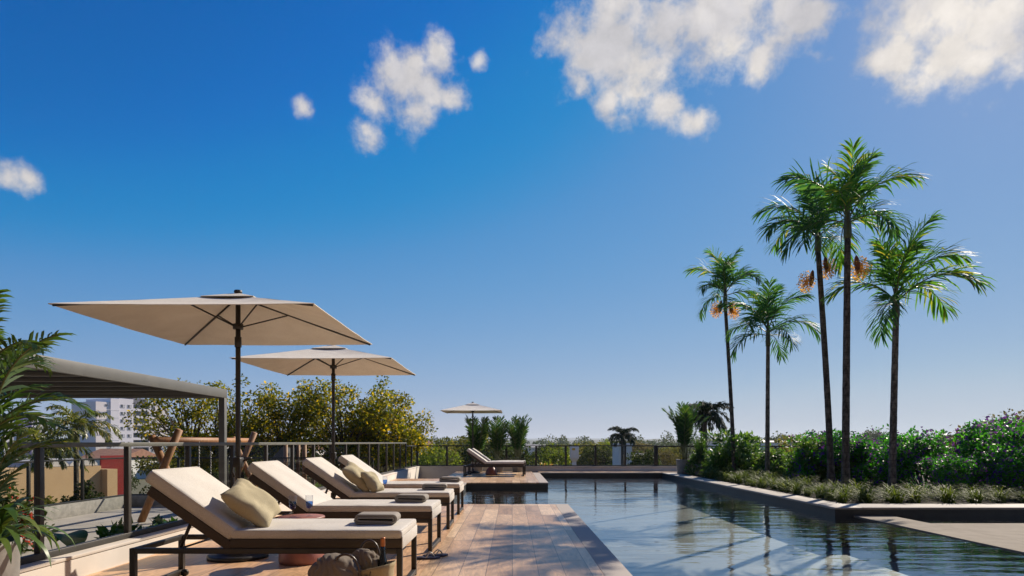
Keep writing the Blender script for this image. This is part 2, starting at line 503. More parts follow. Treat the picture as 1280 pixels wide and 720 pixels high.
M['dry_leaf'] = leaf('dry_leaf', (0.06, 0.055, 0.03), (0.16, 0.14, 0.07), (0.26, 0.22, 0.12), trans=0.35, rough=0.8, spec=0.1)
M['shrub_leaf'] = leaf('shrub_leaf', (0.03, 0.085, 0.022), (0.11, 0.22, 0.04), (0.26, 0.33, 0.14), trans=0.40, rough=0.42, spec=0.45)
M['vine_leaf'] = leaf('vine_leaf', (0.016, 0.095, 0.012), (0.055, 0.30, 0.02), (0.14, 0.40, 0.05), trans=0.45, rough=0.45, spec=0.4)
M['purple'] = leaf('purple_petal', (0.08, 0.025, 0.32), (0.17, 0.05, 0.52), None, trans=0.4, rough=0.85, spec=0.1)
M['red'] = leaf('red_petal', (0.45, 0.02, 0.01), (0.65, 0.05, 0.02), None, trans=0.3, rough=0.6)
M['orange'] = leaf('orange_petal', (0.60, 0.30, 0.05), (0.75, 0.48, 0.12), None, trans=0.3, rough=0.6)
M['tuft_leaf'] = leaf('tuft_leaf', (0.04, 0.075, 0.012), (0.125, 0.175, 0.03), (0.30, 0.33, 0.11), trans=0.34, rough=0.6, spec=0.2)
M['bed_leaf'] = leaf('bed_leaf', (0.02, 0.07, 0.012), (0.06, 0.16, 0.02), (0.10, 0.21, 0.03), trans=0.32)
M['wall_tan'] = mat('tan_render', (0.66, 0.44, 0.24), 0.85, vscale=0.8, c2=(0.60, 0.39, 0.21))
M['wall_white'] = mat('white_render', (0.80, 0.77, 0.76), 0.85, vscale=0.4, c2=(0.73, 0.70, 0.70))
M['wall_grey'] = mat('grey_render', (0.80, 0.76, 0.78), 0.85, vscale=0.05, c2=(0.76, 0.72, 0.74))
M['wall_pale'] = mat('pale_render', (0.80, 0.73, 0.71), 0.85, vscale=0.05, c2=(0.76, 0.69, 0.67))
M['wall_blue'] = mat('blue_violet_render', (0.09, 0.085, 0.24), 0.85, vscale=0.05, c2=(0.075, 0.07, 0.2))
M['balcony'] = mat('balcony_render', (0.19, 0.185, 0.22), 0.85, vscale=0.05, c2=(0.16, 0.155, 0.19))
M['window'] = mat('window_glass', (0.035, 0.04, 0.055), 0.15, var=0.2, vscale=0.3, spec=0.7)
M['roller'] = mat('roller_shutter', (0.60, 0.59, 0.60), 0.7, var=0.1, vscale=0.4)
M['roof_white'] = mat('white_roof_sheet', (0.68, 0.65, 0.63), 0.6, vscale=0.3, c2=(0.60, 0.57, 0.55))
M['roof_tile'] = mat('clay_roof', (0.34, 0.17, 0.11), 0.85, vscale=1.2, c2=(0.25, 0.12, 0.08))
M['cladding'] = mat('brown_cladding', (0.17, 0.125, 0.085), 0.8, vscale=1.5, c2=(0.12, 0.085, 0.06))  # walls of the added unseen building; brown keeps its bounce dim and warm
M['red_paint'] = mat('red_paint', (0.34, 0.018, 0.016), 0.6, vscale=2, c2=(0.27, 0.014, 0.012))
M['yellow_paint'] = mat('yellow_paint', (0.62, 0.40, 0.04), 0.6, var=0.1, vscale=8)
M['terrain'] = mat('terrain', (0.11, 0.115, 0.055), 0.95, vscale=0.02, c2=(0.20, 0.165, 0.115), detail=8)
M['asphalt'] = mat('asphalt', (0.06, 0.058, 0.056), 0.9, vscale=0.4)
M['hill'] = mat('hill_scrub', (0.06, 0.075, 0.04), 0.95, vscale=0.004, c2=(0.11, 0.10, 0.06), detail=8)


# ------------------------------------------------------------------ mesh helpers
class MB:
    def __init__(s):
        s.v = []; s.f = []; s.mi = []; s.sm = []

    def add(s, vs, fs, mi=0, smooth=False):
        o = len(s.v)
        s.v.extend([tuple(x) for x in vs])
        for f in fs:
            s.f.append(tuple(i + o for i in f)); s.mi.append(mi); s.sm.append(smooth)

    def box(s, x0, x1, y0, y1, z0, z1, mi=0, bevel=0.0, mtx=None, seg=2):
        if bevel <= 0:
            vs = [(x, y, z) for x in (x0, x1) for y in (y0, y1) for z in (z0, z1)]
            fs = [(0, 1, 3, 2), (4, 6, 7, 5), (0, 4, 5, 1), (2, 3, 7, 6), (0, 2, 6, 4), (1, 5, 7, 3)]
            if mtx is not None:
                vs = [mtx @ Vector(v) for v in vs]
            s.add(vs, fs, mi)
            return
        bm = bmesh.new()
        bmesh.ops.create_cube(bm, size=1)
        for v in bm.verts:
            v.co = Vector(((x0 + x1) / 2 + v.co.x * (x1 - x0), (y0 + y1) / 2 + v.co.y * (y1 - y0), (z0 + z1) / 2 + v.co.z * (z1 - z0)))
        bmesh.ops.bevel(bm, geom=list(bm.edges), offset=bevel, segments=seg, affect='EDGES', profile=0.5)
        s.bm(bm, mi, mtx, True)

    def bm(s, bm, mi=0, mtx=None, smooth=False):
        bm.verts.ensure_lookup_table(); bm.verts.index_update()
        vs = [(mtx @ v.co if mtx is not None else v.co.copy()) for v in bm.verts]
        fs = [[v.index for v in f.verts] for f in bm.faces]
        s.add(vs, fs, mi, smooth)
        bm.free()

    def tube(s, pts, rad, n=8, mi=0, cap=True, smooth=True):
        pts = [Vector(p) for p in pts]
        rs = rad if isinstance(rad, (list, tuple)) else [rad] * len(pts)
        rings = []; prev = None
        for i, p in enumerate(pts):
            t = (pts[min(i + 1, len(pts) - 1)] - pts[max(i - 1, 0)])
            if t.length < 1e-9:
                t = Vector((0, 0, 1))
            t.normalize()
            if prev is None:
                a = Vector((0, 0, 1)) if abs(t.z) < 0.9 else Vector((1, 0, 0))
                u = t.cross(a).normalized()
            else:
                u = (prev - t * prev.dot(t))
                u = u.normalized() if u.length > 1e-6 else t.orthogonal().normalized()
            prev = u
            w = t.cross(u)
            rings.append([p + (u * math.cos(2 * math.pi * k / n) + w * math.sin(2 * math.pi * k / n)) * rs[i] for k in range(n)])
        vs = [v for r in rings for v in r]
        fs = []
        for i in range(len(rings) - 1):
            for k in range(n):
                fs.append((i * n + k, i * n + (k + 1) % n, (i + 1) * n + (k + 1) % n, (i + 1) * n + k))
        if cap:
            fs.append(tuple(range(n - 1, -1, -1)))
            fs.append(tuple((len(rings) - 1) * n + k for k in range(n)))
        s.add(vs, fs, mi, smooth)

    def lathe(s, prof, n=24, c=(0, 0, 0), mi=0, smooth=True):
        vs = []; fs = []
        for (r, z) in prof:
            for k in range(n):
                a = 2 * math.pi * k / n
                vs.append((c[0] + r * math.cos(a), c[1] + r * math.sin(a), c[2] + z))
        m = len(prof)
        for i in range(m - 1):
            for k in range(n):
                fs.append((i * n + k, i * n + (k + 1) % n, (i + 1) * n + (k + 1) % n, (i + 1) * n + k))
        if prof[0][0] > 1e-4:
            fs.append(tuple(range(n - 1, -1, -1)))
        if prof[-1][0] > 1e-4:
            fs.append(tuple((m - 1) * n + k for k in range(n)))
        s.add(vs, fs, mi, smooth)

    def mesh(s, name, mats):
        me = bpy.data.meshes.new(name)
        me.from_pydata(s.v, [], s.f)
        for m in (mats if isinstance(mats, (list, tuple)) else [mats]):
            me.materials.append(m)
        me.polygons.foreach_set('material_index', s.mi)
        me.polygons.foreach_set('use_smooth', s.sm)
        me.update()
        return me

    def build(s, name, mats, parent=None):
        return link(name, s.mesh(name, mats), parent)


def link(name, me, parent=None):
    o = bpy.data.objects.new(name, me)
    COL.objects.link(o)
    if parent is not None:
        o.parent = parent
    return o


def tag(o, label, cat, group=None, kind=None):
    o['label'] = label
    o['category'] = cat
    if group:
        o['group'] = group
    if kind:
        o['kind'] = kind
    return o


def thing(name, label, cat, loc=(0, 0, 0), rz=0.0, group=None):
    o = bpy.data.objects.new(name, None)
    COL.objects.link(o)
    o.location = loc
    o.rotation_euler = (0, 0, rz)
    return tag(o, label, cat, group)


def struct(o, kind='structure'):
    o['kind'] = kind
    return o


def dup(root, loc, rz=0.0, label=None, scale=None):
    r = root.copy(); COL.objects.link(r)
    r.location = loc; r.rotation_euler = (0, 0, rz)
    if scale is not None:
        r.scale = (scale,) * 3 if isinstance(scale, (int, float)) else scale
    if label:
        r['label'] = label
    for ch in [c for c in bpy.data.objects if c.parent == root]:
        c = ch.copy(); COL.objects.link(c); c.parent = r
        for g in [x for x in bpy.data.objects if x.parent == ch]:
            d = g.copy(); COL.objects.link(d); d.parent = c
    return r


def shade_auto(o, ang=35):
    pass


def leaves_np(P, D, N, S, width=0.55, fold=0.0, droop=0.12):
    """diamond leaves: arrays of base point, direction, normal, length -> verts, faces"""
    D = D / np.linalg.norm(D, axis=1, keepdims=True)
    N = N - D * np.sum(N * D, axis=1, keepdims=True)
    N = N / (np.linalg.norm(N, axis=1, keepdims=True) + 1e-9)
    Wd = np.cross(D, N)
    s = S[:, None]
    a = P
    b = P + D * s * 0.45 + Wd * s * width * 0.5 + N * s * fold
    c = P + D * s - N * s * droop
    d = P + D * s * 0.45 - Wd * s * width * 0.5 + N * s * fold
    V = np.stack([a, b, c, d], axis=1).reshape(-1, 3)
    n = len(P)
    F = (np.arange(n)[:, None] * 4 + np.array([0, 1, 2, 3])[None, :])
    return V, F


def np_mesh(name, V, F, mats, mi=None):
    me = bpy.data.meshes.new(name)
    n = len(F)
    me.vertices.add(len(V)); me.vertices.foreach_set('co', np.asarray(V, dtype=np.float32).ravel())
    me.loops.add(n * 4); me.loops.foreach_set('vertex_index', np.asarray(F, dtype=np.int32).ravel())
    me.polygons.add(n)
    me.polygons.foreach_set('loop_start', np.arange(0, n * 4, 4, dtype=np.int32))
    for m in (mats if isinstance(mats, (list, tuple)) else [mats]):
        me.materials.append(m)
    if mi is not None:
        me.polygons.foreach_set('material_index', np.asarray(mi, dtype=np.int32))
    me.update(calc_edges=True)
    me.validate()
    return me


def crown_points(rng, n, clumps, spread):
    """points gaussian-scattered about clump centres (array k x 4: x y z radius)"""
    k = len(clumps)
    w = clumps[:, 3] ** 2
    idx = rng.choice(k, n, p=w / w.sum())
    dirs = rng.normal(size=(n, 3)); dirs /= np.linalg.norm(dirs, axis=1, keepdims=True)
    rad = clumps[idx, 3] * (0.35 + 0.65 * rng.random(n) ** 0.6) * spread
    P = clumps[idx, :3] + dirs * rad[:, None] * np.array([1, 1, 0.85])
    return P, dirs


def tree_mesh(name, seed, h, rad, trunk_h, n_clump, n_leaf, leaf_s, leaf_m, bark_m, trunk_r=0.12, flat=0.7, clump_r=0.42, stems=1, width=0.6, low=0.0):
    """tapered trunk with limbs reaching out to the leaf clumps; the crown is leaves only"""
    rng = np.random.default_rng(seed)
    cz = (trunk_h + h) / 2 if low == 0 else (low + h) / 2
    hz = (h - (trunk_h if low == 0 else low)) / 2
    cl = []
    for i in range(n_clump):
        d = rng.normal(size=3); d /= np.linalg.norm(d)
        r = 0.35 + 0.6 * rng.random() ** 0.5
        p = np.array([d[0] * rad * r, d[1] * rad * r, cz + d[2] * hz * r * (0.95)])
        cl.append([*p, rad * clump_r * (0.55 + 0.65 * rng.random())])
    cl = np.array(cl)
    P, dirs = crown_points(rng, n_leaf, cl, 1.0)
    D = dirs * 0.6 + rng.normal(size=(n_leaf, 3)) * 0.7 + np.array([0, 0, -0.15])
    N = dirs * 0.5 + rng.normal(size=(n_leaf, 3)) * 0.6 + np.array([0, 0, 0.6])
    S = leaf_s * (0.6 + 0.8 * rng.random(n_leaf))
    V, F = leaves_np(P, D, N, S, width)
    crown = np_mesh(name + '_crown', V, F, leaf_m)
    t = MB()
    bases = [Vector((rng.normal() * 0.12 * (stems > 1), rng.normal() * 0.12 * (stems > 1), 0)) for _ in range(stems)]
    tops = []
    for b in bases:
        top = Vector((b.x * 3 + rng.normal() * 0.1 * rad, b.y * 3 + rng.normal() * 0.1 * rad, trunk_h + hz * 0.5))
        mid = b.lerp(top, 0.5) + Vector((rng.normal() * 0.05, rng.normal() * 0.05, 0)) * rad
        r0 = trunk_r / (stems ** 0.5)
        t.tube([b, b.lerp(mid, 0.5), mid, top], [r0 * 1.25, r0, r0 * 0.85, r0 * 0.5], 7)
        tops.append((b, mid, top))
    for i, c in enumerate(cl):
        b, mid, top = tops[i % len(tops)]
        s = mid.lerp(top, rng.random() * 0.9)
        e = Vector(c[:3])
        m = s.lerp(e, 0.5) + Vector((0, 0, 0.08 * rad))
        r0 = trunk_r * 0.38
        t.tube([s, m, e], [r0, r0 * 0.6, r0 * 0.2], 5)
    return t.mesh(name + '_trunk', bark_m), crown


def place_tree(kind, meshes, loc, label, cat='tree', rz=0.0, sc=1.0, group=None):
    o = thing(kind, label, cat, loc, rz, group)
    o.scale = (sc, sc, sc) if isinstance(sc, (int, float)) else sc
    link('trunk', meshes[0], o)
    link('crown', meshes[1], o)
    return o


def frond_mesh(name, L, elev, droop, npair, ll, lw, seed, plum=0.35, leaf_m=None, hang=0.35, bare=0.12):
    """pinnate palm frond along +X from the origin: arched rachis plus leaflets"""
    rng = random.Random(seed)
    n = 14
    pts = []; tans = []
    p = Vector((0, 0, 0))
    for i in range(n + 1):
        t = i / n
        a = elev - droop * t ** 1.35
        d = Vector((math.cos(a), 0.03 * math.sin(4 * t + seed), math.sin(a)))
        pts.append(p.copy()); tans.append(d.normalized())
        p = p + d * (L / n)
    mb = MB()
    mb.tube(pts, [0.020 * L / 2 * (1 - 0.85 * i / n) + 0.002 for i in range(n + 1)], 5, mi=0)

    def at(t):
        x = t * n; i = min(int(x), n - 1); f = x - i
        return pts[i].lerp(pts[i + 1], f), tans[i].lerp(tans[i + 1], f).normalized()
    for k in range(npair):
        t = bare + (1 - bare) * (k + 0.5) / npair
        for sgn in (-1, 1):
            tt = min(0.995, t + rng.uniform(-0.3, 0.3) / npair)
            b, T = at(tt)
            side = Vector((0, 0, 1)).cross(T)
            side = (side if side.length > 0.05 else Vector((0, 1, 0))).normalized()
            up = T.cross(side).normalized()
            l = ll * (0.45 + 0.75 * math.sin(math.pi * min(1, 0.12 + 0.82 * t)) ** 0.8) * rng.uniform(0.85, 1.12)
            ang = R(62 - 34 * t + rng.uniform(-8, 8))
            v = rng.uniform(-plum, plum) + 0.25
            out = side * sgn * math.cos(v) + up * math.sin(v)
            d = (T * math.cos(ang) + out * math.sin(ang)).normalized()
            wdir = d.cross(up)
            wdir = (wdir if wdir.length > 0.05 else T).normalized()
            wdir = (wdir * math.cos(0.5) + up * math.sin(0.5) * sgn).normalized()
            q0 = b
            q1 = b + d * l * 0.4
            d2 = (d + Vector((0, 0, -hang * rng.uniform(0.5, 1.3)))).normalized()
            q2 = q1 + d2 * l * 0.35
            d3 = (d2 + Vector((0, 0, -hang * rng.uniform(0.6, 1.5)))).normalized()
            q3 = q2 + d3 * l * 0.25
            w = lw * rng.uniform(0.8, 1.2)
            vs = [q0 - wdir * w * .2, q0 + wdir * w * .2, q1 - wdir * w * .5, q1 + wdir * w * .5, q2 - wdir * w * .38, q2 + wdir * w * .38, q3]
            mb.add(vs, [(0, 2, 3, 1), (2, 4, 5, 3), (4, 6, 5)], 1, False)
    return mb.mesh(name, [M['rachis'], leaf_m or M['palm_leaf']])

# ------------------------------------------------------------------ ground and structure
WZ = -0.16           # water level
def slab(name, rects, z0, z1, m, kind='structure', bevel=0.0):
    b = MB()
    for (x0, x1, y0, y1) in rects:
        b.box(x0, x1, y0, y1, z0, z1, 0, bevel)
    o = b.build(name, m)
    return struct(o, kind)


# terrain: one sheet to the horizon with a hole for the podium, gently undulating far away
def terrain():
    xs = [-9000, -4000, -2000, -900, -400, -150, -60, -13, 16, 60, 150, 400, 900, 2000, 4000, 9000]
    ys = [-400, -100, -30, 27, 60, 120, 240, 500, 900, 1600, 3000, 5000, 9000]
    b = MB(); idx = {}
    for j, y in enumerate(ys):
        for i, x in enumerate(xs):
            d = math.hypot(x, y)
            z = -5.0 - 4.0 * min(1, max(0, (d - 80) / 500))
            idx[i, j] = len(b.v); b.v.append((x, y, z))
    for j in range(len(ys) - 1):
        for i in range(len(xs) - 1):
            b.f.append((idx[i, j], idx[i + 1, j], idx[i + 1, j + 1], idx[i, j + 1])); b.mi.append(0); b.sm.append(True)
    return struct(b.build('terrain', M['terrain']))


terrain()
slab('road', [(-60, 110, 214, 224)], -6.05, -5.86, M['asphalt'])


def ridge(name, pts, y0, depth, m, seed, zb=-12):
    """a long hill with an uneven crest: real thickness in depth"""
    b = MB(); n = len(pts); rows = 7
    for r in range(rows):
        f = r / (rows - 1)
        prof = math.sin(math.pi * f) ** 0.8
        for (x, h) in pts:
            nz = mnoise.noise(Vector((x * 0.0021 + seed, r * 0.7, seed)))
            b.v.append((x, y0 + depth * f, zb + (h - zb) * prof * (1 + 0.10 * nz)))
    for r in range(rows - 1):
        for i in range(n - 1):
            a = r * n + i
            b.f.append((a, a + 1, a + n + 1, a + n)); b.mi.append(0); b.sm.append(True)
    return struct(b.build(name, m))


rng0 = random.Random(3)
ridge('hills', [(x, 40 + 34 * mnoise.noise(Vector((x * 0.0011, 3.1, 0))) + 8 * mnoise.noise(Vector((x * 0.004, 9, 0)))) for x in range(-6500, 6501, 130)], 5600, 1500, M['hill'], 2.0)
ridge('hills', [(x, 14 + 14 * mnoise.noise(Vector((x * 0.002, 1.7, 4))) + 6 * mnoise.noise(Vector((x * 0.01, 5, 4)))) for x in range(-3200, 3201, 60)], 2500, 700, M['hill'], 5.0)

# the podium the pool stands on
slab('podium', [(-13, 16, -4, 26.6)], -9.0, -1.75, M['concrete'])
# pool deck: wood-look boards, stone border, pale stone coping
DZ = -0.035
slab('pool_deck', [(-0.80, 0.80, -3.5, 11.93), (-2.19, 0.78, 18.30, 25.5), (1.03, 16, 24.48, 25.5)], DZ, 0.0, M['deck'])
slab('deck_boards', [(-3.68, -0.803, -3.5, 11.93), (-3.68, -1.42, 11.933, 18.297), (-3.68, -2.193, 18.30, 20.3)], DZ, 0.0, M['deck_honey'])
slab('deck_border', [(0.803, 1.04, -3.5, 11.93), (0.783, 1.04, 18.30, 24.35), (-1.417, -1.30, 11.933, 18.297), (1.043, 5.697, 24.35, 24.477)], DZ, 0.001, M['stone'])
slab('pool_coping', [(5.70, 6.20, 11.30, 24.35), (6.203, 16, 11.30, 12.0)], DZ, 0.0, M['coping'], bevel=0.006)
slab('pool_wall', [(-4.0, 1.03, -3.5, 11.92), (-4.0, -1.31, 11.92, 18.31), (-4.0, -2.2, 18.31, 20.29), (-2.18, 1.03, 18.31, 25.5), (1.03, 16, 24.36, 25.5),
                   (5.71, 6.3, 11.31, 24.36), (6.3, 16, 11.31, 12.0)], -1.75, DZ - 0.002, M['pool_tile'])
slab('pool_floor', [(-1.4, 14, -3.5, 24.4)], -1.74, -0.70, M['pool_floor'])
slab('pool_ledge', [(6.04, 6.70, -3.5, 11.31), (6.703, 16, -3.5, 10.25)], -0.175, -0.145, M['ledge'])
slab('pool_wall', [(6.05, 6.69, -3.5, 11.30), (6.71, 16, -3.5, 10.24)], -1.2, -0.178, M['pool_tile'])
# water: one sheet following the pool outline
b = MB()
for (x0, x1, y0, y1) in [(1.03, 6.04, -3.5, 11.31), (1.03, 5.71, 11.31, 24.36), (-1.31, 1.03, 11.92, 18.31), (6.70, 16, 10.25, 11.31)]:
    b.add([(x0, y0, WZ), (x1, y0, WZ), (x1, y1, WZ), (x0, y1, WZ)], [(0, 1, 2, 3)])
struct(b.build('pool_water', M['water']))
# sunken strip behind the deck's far left corner
slab('sunken_floor', [(-3.68, -2.2, 20.29, 25.5)], -1.7, -0.62, M['paving'])
# patio on the other side of the curb and its beds
slab('patio', [(-13, -4.0, -4, 19.3)], -1.74, -0.72, M['paving'])
slab('planting_bed', [(-5.3, -4.003, 2.5, 19.0)], -0.72, -0.30, M['soil'])
slab('garden_soil', [(6.32, 16, 12.02, 24.34)], -1.0, -0.02, M['soil'])
slab('tree_bed', [(-13, -4.003, 19.6, 26.6)], -1.74, -0.75, M['soil'])

# low walls
t = thing('curb_wall', 'low warm-white curb wall running along the deck under the glass railing', 'wall', (-3.82, 10, 0))
w = MB(); w.box(-0.14, 0.14, -13.5, 15.62, -1.7, 0.165, bevel=0.004); w.build('wall_body', M['stucco'], t)
w = MB(); w.box(-0.16, 0.145, -13.5, 15.62, 0.171, 0.20, bevel=0.004); w.build('coping', M['stucco'], t)
t = thing('curb_wall', 'low shaded curb wall crossing behind the far end of the pool', 'wall', (4, 25.63, 0))
w = MB(); w.box(-7.68, 12, -0.125, 0.125, -1.7, 0.165, bevel=0.004); w.build('wall_body', M['stucco'], t)
w = MB(); w.box(-7.68, 12, -0.135, 0.145, 0.171, 0.20, bevel=0.004); w.build('coping', M['stucco'], t)
t = thing('parapet_wall', 'low grey parapet wall on the far side of the patio', 'wall', (-11.2, 8, -0.72))
w = MB(); w.box(-0.12, 0.12, -12, 10.7, 0, 0.33, bevel=0.004); w.box(0.123, 7.2, 10.5, 10.7, 0, 0.33, bevel=0.004); w.build('wall_body', M['concrete'], t)


def railing(name, label, A, Bp, z0, z1, n, top_m, post_m, top_h, post_w, base_h=0.05, proud=0.0, first=True, last=True):
    """metal posts, top rail, base rail and glass panes between A and Bp"""
    A = Vector((*A, 0)); Bp = Vector((*Bp, 0))
    d = (Bp - A); L = d.length
    rz = math.atan2(d.y, d.x)
    t = thing(name, label, 'railing', (A.x, A.y, z0), rz)
    H = z1 - z0
    r = MB(); r.box(-post_w / 2, L + post_w / 2, -post_w / 2 - proud, post_w / 2 + proud, H - top_h, H, bevel=0.003); r.build('top_rail', top_m, t)
    r = MB(); r.box(-post_w / 2, L + post_w / 2, -post_w / 2 - 0.002, post_w / 2 + 0.002, 0, base_h, bevel=0.003); r.build('base_rail', post_m, t)
    pm = MB(); pm.box(-post_w / 2, post_w / 2, -post_w / 2, post_w / 2, base_h, H - top_h, bevel=0.002); pm = pm.mesh('post', post_m)
    seg = L / n
    gm = MB(); gm.box(post_w / 2 + 0.004, seg - post_w / 2 - 0.004, -0.005, 0.005, base_h + 0.004, H - top_h - 0.003); gm = gm.mesh('glass_panel', M['glass'])
    for i in range(n + 1):
        if (i > 0 or first) and (i < n or last):
            o = link('post', pm, t); o.location = (i * seg, 0, 0)
        if i < n:
            o = link('glass_panel', gm, t); o.location = (i * seg, 0, 0)
    return t


railing('glass_railing', 'grey-capped glass railing on the curb behind the row of loungers', (-3.82, 2.79), (-3.82, 23.02), 0.20, 1.15, 17, M['rail'], M['rail_dark'], 0.042, 0.05, 0.055)
railing('glass_railing', 'thin black glass railing behind the far end of the pool', (-3.79, 25.63), (5.72, 25.63), 0.20, 1.035, 8, M['black_metal'], M['black_metal'], 0.045, 0.075, 0.04)
railing('glass_railing', 'thin black railing half hidden behind the garden shrubs and palms', (5.80, 25.63), (15.3, 25.63), 0.20, 1.02, 8, M['black_metal'], M['black_metal'], 0.055, 0.075, 0.04)
railing('glass_railing', 'short black railing piece joining the two rails at the far corner beside the golden trees', (-3.82, 23.07), (-3.82, 25.60), 0.20, 1.04, 2, M['black_metal'], M['black_metal'], 0.045, 0.06, 0.04, first=False, last=False)
railing('glass_fence', 'black framed glass fence on the parapet at the far side of the patio', (-11.2, -3.8), (-11.2, 18.55), -0.39, 0.72, 12, M['black_metal'], M['black_metal'], 0.04, 0.06, 0.04)
railing('glass_fence', 'black framed glass fence crossing behind the swing in front of the golden trees', (-11.1, 18.6), (-4.05, 18.6), -0.39, 0.72, 5, M['black_metal'], M['black_metal'], 0.04, 0.06, 0.04, first=False)

# pergola
t = thing('pergola', 'grey metal pergola with louvered roof over the patio', 'pergola', (-6.9, 15.5, -0.72))
ZT, ZB = 2.43 + 0.72, 2.22 + 0.72
f = MB(); f.box(-0.06, 0.0, -9.5, 0, ZB, ZT, bevel=0.004); f.build('fascia_beam', M['pergola'], t)
f = MB(); f.box(-7.0, -0.064, -0.06, -0.003, ZB, ZT - 0.002, bevel=0.004); f.build('fascia_beam', M['pergola'], t)
f = MB(); f.box(-7.0, -0.064, -9.5, -9.44, ZB, ZT - 0.002, bevel=0.004); f.build('fascia_beam', M['pergola'], t)
f = MB(); f.box(-7.06, -7.003, -9.5, 0, ZB, ZT, bevel=0.004); f.build('fascia_beam', M['pergola'], t)
lm = MB(); lm.box(-6.99, -0.07, -0.11, 0.11, -0.018, 0.018, bevel=0.004); lm = lm.mesh('louver', M['louver'])
bm_ = MB(); bm_.box(-6.99, -0.07, -0.035, 0.035, ZB + 0.0, ZB + 0.07, bevel=0.003); bm_ = bm_.mesh('cross_beam', M['pergola'])
k = 0
y = -0.25
while y > -9.35:
    o = link('louver', lm, t); o.location = (0, y, ZB + 0.13); o.rotation_euler = (R(28), 0, 0)
    if k % 4 == 0:
        o = link('cross_beam', bm_, t); o.location = (0, y - 0.12, 0)
    y -= 0.24; k += 1
pm = MB(); pm.box(-0.14, 0.0, -0.14, 0.0, 0, ZB - 0.002, bevel=0.004); pm = pm.mesh('post', M['pergola'])
for (x, y) in ((-0.002, -0.002), (-0.002, -9.36), (-6.9, -0.002), (-6.9, -9.36)):
    o = link('post', pm, t); o.location = (x, y, 0)

# added building, unseen behind the camera: blocks sky fill, bounces warm sunlight
t = thing('sky_blocker_building', 'added brown building block behind the viewpoint, unseen, blocking sky light from the deck', 'building', (0, -4.2, -1.75))
b = MB(); b.box(-20, 22, -14, 0, 0, 24); b.build('wall', M['cladding'], t)
wm_ = MB(); wm_.box(-1.3, 1.3, 0.003, 0.06, 0, 1.9); wm_ = wm_.mesh('window', M['window'])
fm_ = MB()
for (x0, x1, z0, z1) in ((-1.4, 1.4, 1.9, 2.0), (-1.4, 1.4, -0.1, 0), (-1.4, -1.3, 0, 1.9), (1.3, 1.4, 0, 1.9), (-0.03, 0.03, 0, 1.9)):
    fm_.box(x0, x1, 0.004, 0.09, z0, z1)
fm_ = fm_.mesh('frame', M['black_metal'])
for j in range(6):
    for i in range(9):
        o = link('window', wm_, t); o.location = (-18 + i * 4.6, 0, 2.4 + j * 3.4)
        link('frame', fm_, o)
# ------------------------------------------------------------------ furniture on the deck
def cushion_mesh(name, lx, ly, lz, puff, m, bev=0.025, noise_amp=0.005):
    bm = bmesh.new()
    bmesh.ops.create_cube(bm, size=1)
    for v in bm.verts:
        v.co = Vector((v.co.x * lx, v.co.y * ly, v.co.z * lz))
    bmesh.ops.bevel(bm, geom=list(bm.edges), offset=bev, segments=4, affect='EDGES', profile=0.55)
    long_e = [e for e in bm.edges if e.calc_length() > 0.12]
    bmesh.ops.subdivide_edges(bm, edges=long_e, cuts=14, use_grid_fill=True)
    for v in bm.verts:
        u = v.co.x / (lx / 2); w = v.co.y / (ly / 2)
        f = max(0, 1 - abs(u) ** 5) * max(0, 1 - abs(w) ** 3)
        if v.co.z > 0:
            v.co.z += puff * f
        else:
            v.co.z -= puff * 0.25 * f
        nz = mnoise.noise(v.co * 6.0)
        v.co += Vector((0, v.co.y / ly * noise_amp * 2 * nz, noise_amp * nz))
    b = MB(); b.bm(bm, 0, None, True)
    return b.mesh(name, m)


def pillow_mesh(name, s, th, m, seed):
    n = 22; b = MB(); rows = []
    for side in (1, -1):
        for j in range(n + 1):
            for i in range(n + 1):
                u = -1 + 2 * i / n; v = -1 + 2 * j / n
                pin = 1 - 0.10 * (1 - abs(u * v)) * max(abs(u), abs(v)) ** 2
                x = u * s / 2 * pin; y = v * s / 2 * pin
                e = (max(0, 1 - u ** 4) * max(0, 1 - v ** 4)) ** 0.55
                nz = mnoise.noise(Vector((u * 1.3 + seed, v * 1.3, side * 2.0))) * 0.35 + mnoise.noise(Vector((u * 4 + seed, v * 3, side))) * 0.10
                z = side * th / 2 * e * (1 + nz)
                rows.append((x, y, z))
    N = (n + 1) ** 2
    fs = []
    for sd in (0, 1):
        for j in range(n):
            for i in range(n):
                a = sd * N + j * (n + 1) + i
                q = (a, a + 1, a + n + 2, a + n + 1)
                fs.append(q if sd == 0 else q[::-1])
    b.add(rows, fs, 0, True)
    me = b.mesh(name, m)
    bm = bmesh.new(); bm.from_mesh(me); bmesh.ops.remove_doubles(bm, verts=bm.verts, dist=1e-5); bm.to_mesh(me); bm.free()
    return me


LX = 2.06; LY = 0.75
BA = R(35)
def piping(c, lx, ly, lz, bev):
    """sewn seam cord round the upper and lower edge of a cushion"""
    b = MB()
    for sg in (1, -1):
        hx_, hy_, r = lx / 2 - bev * 0.22, ly / 2 - bev * 0.22, 0.03
        pts = []
        for (cx, cy_, a0) in ((hx_ - r, hy_ - r, 0), (-hx_ + r, hy_ - r, 90), (-hx_ + r, -hy_ + r, 180), (hx_ - r, -hy_ + r, 270)):
            for k in range(5):
                a = R(a0 + 22.5 * k)
                pts.append((cx + r * math.cos(a), cy_ + r * math.sin(a), sg * (lz / 2 - bev * 0.25)))
        pts.append(pts[0])
        b.tube(pts, 0.0042, 5, cap=False)
    return b.build('piping', M['cream'], c)


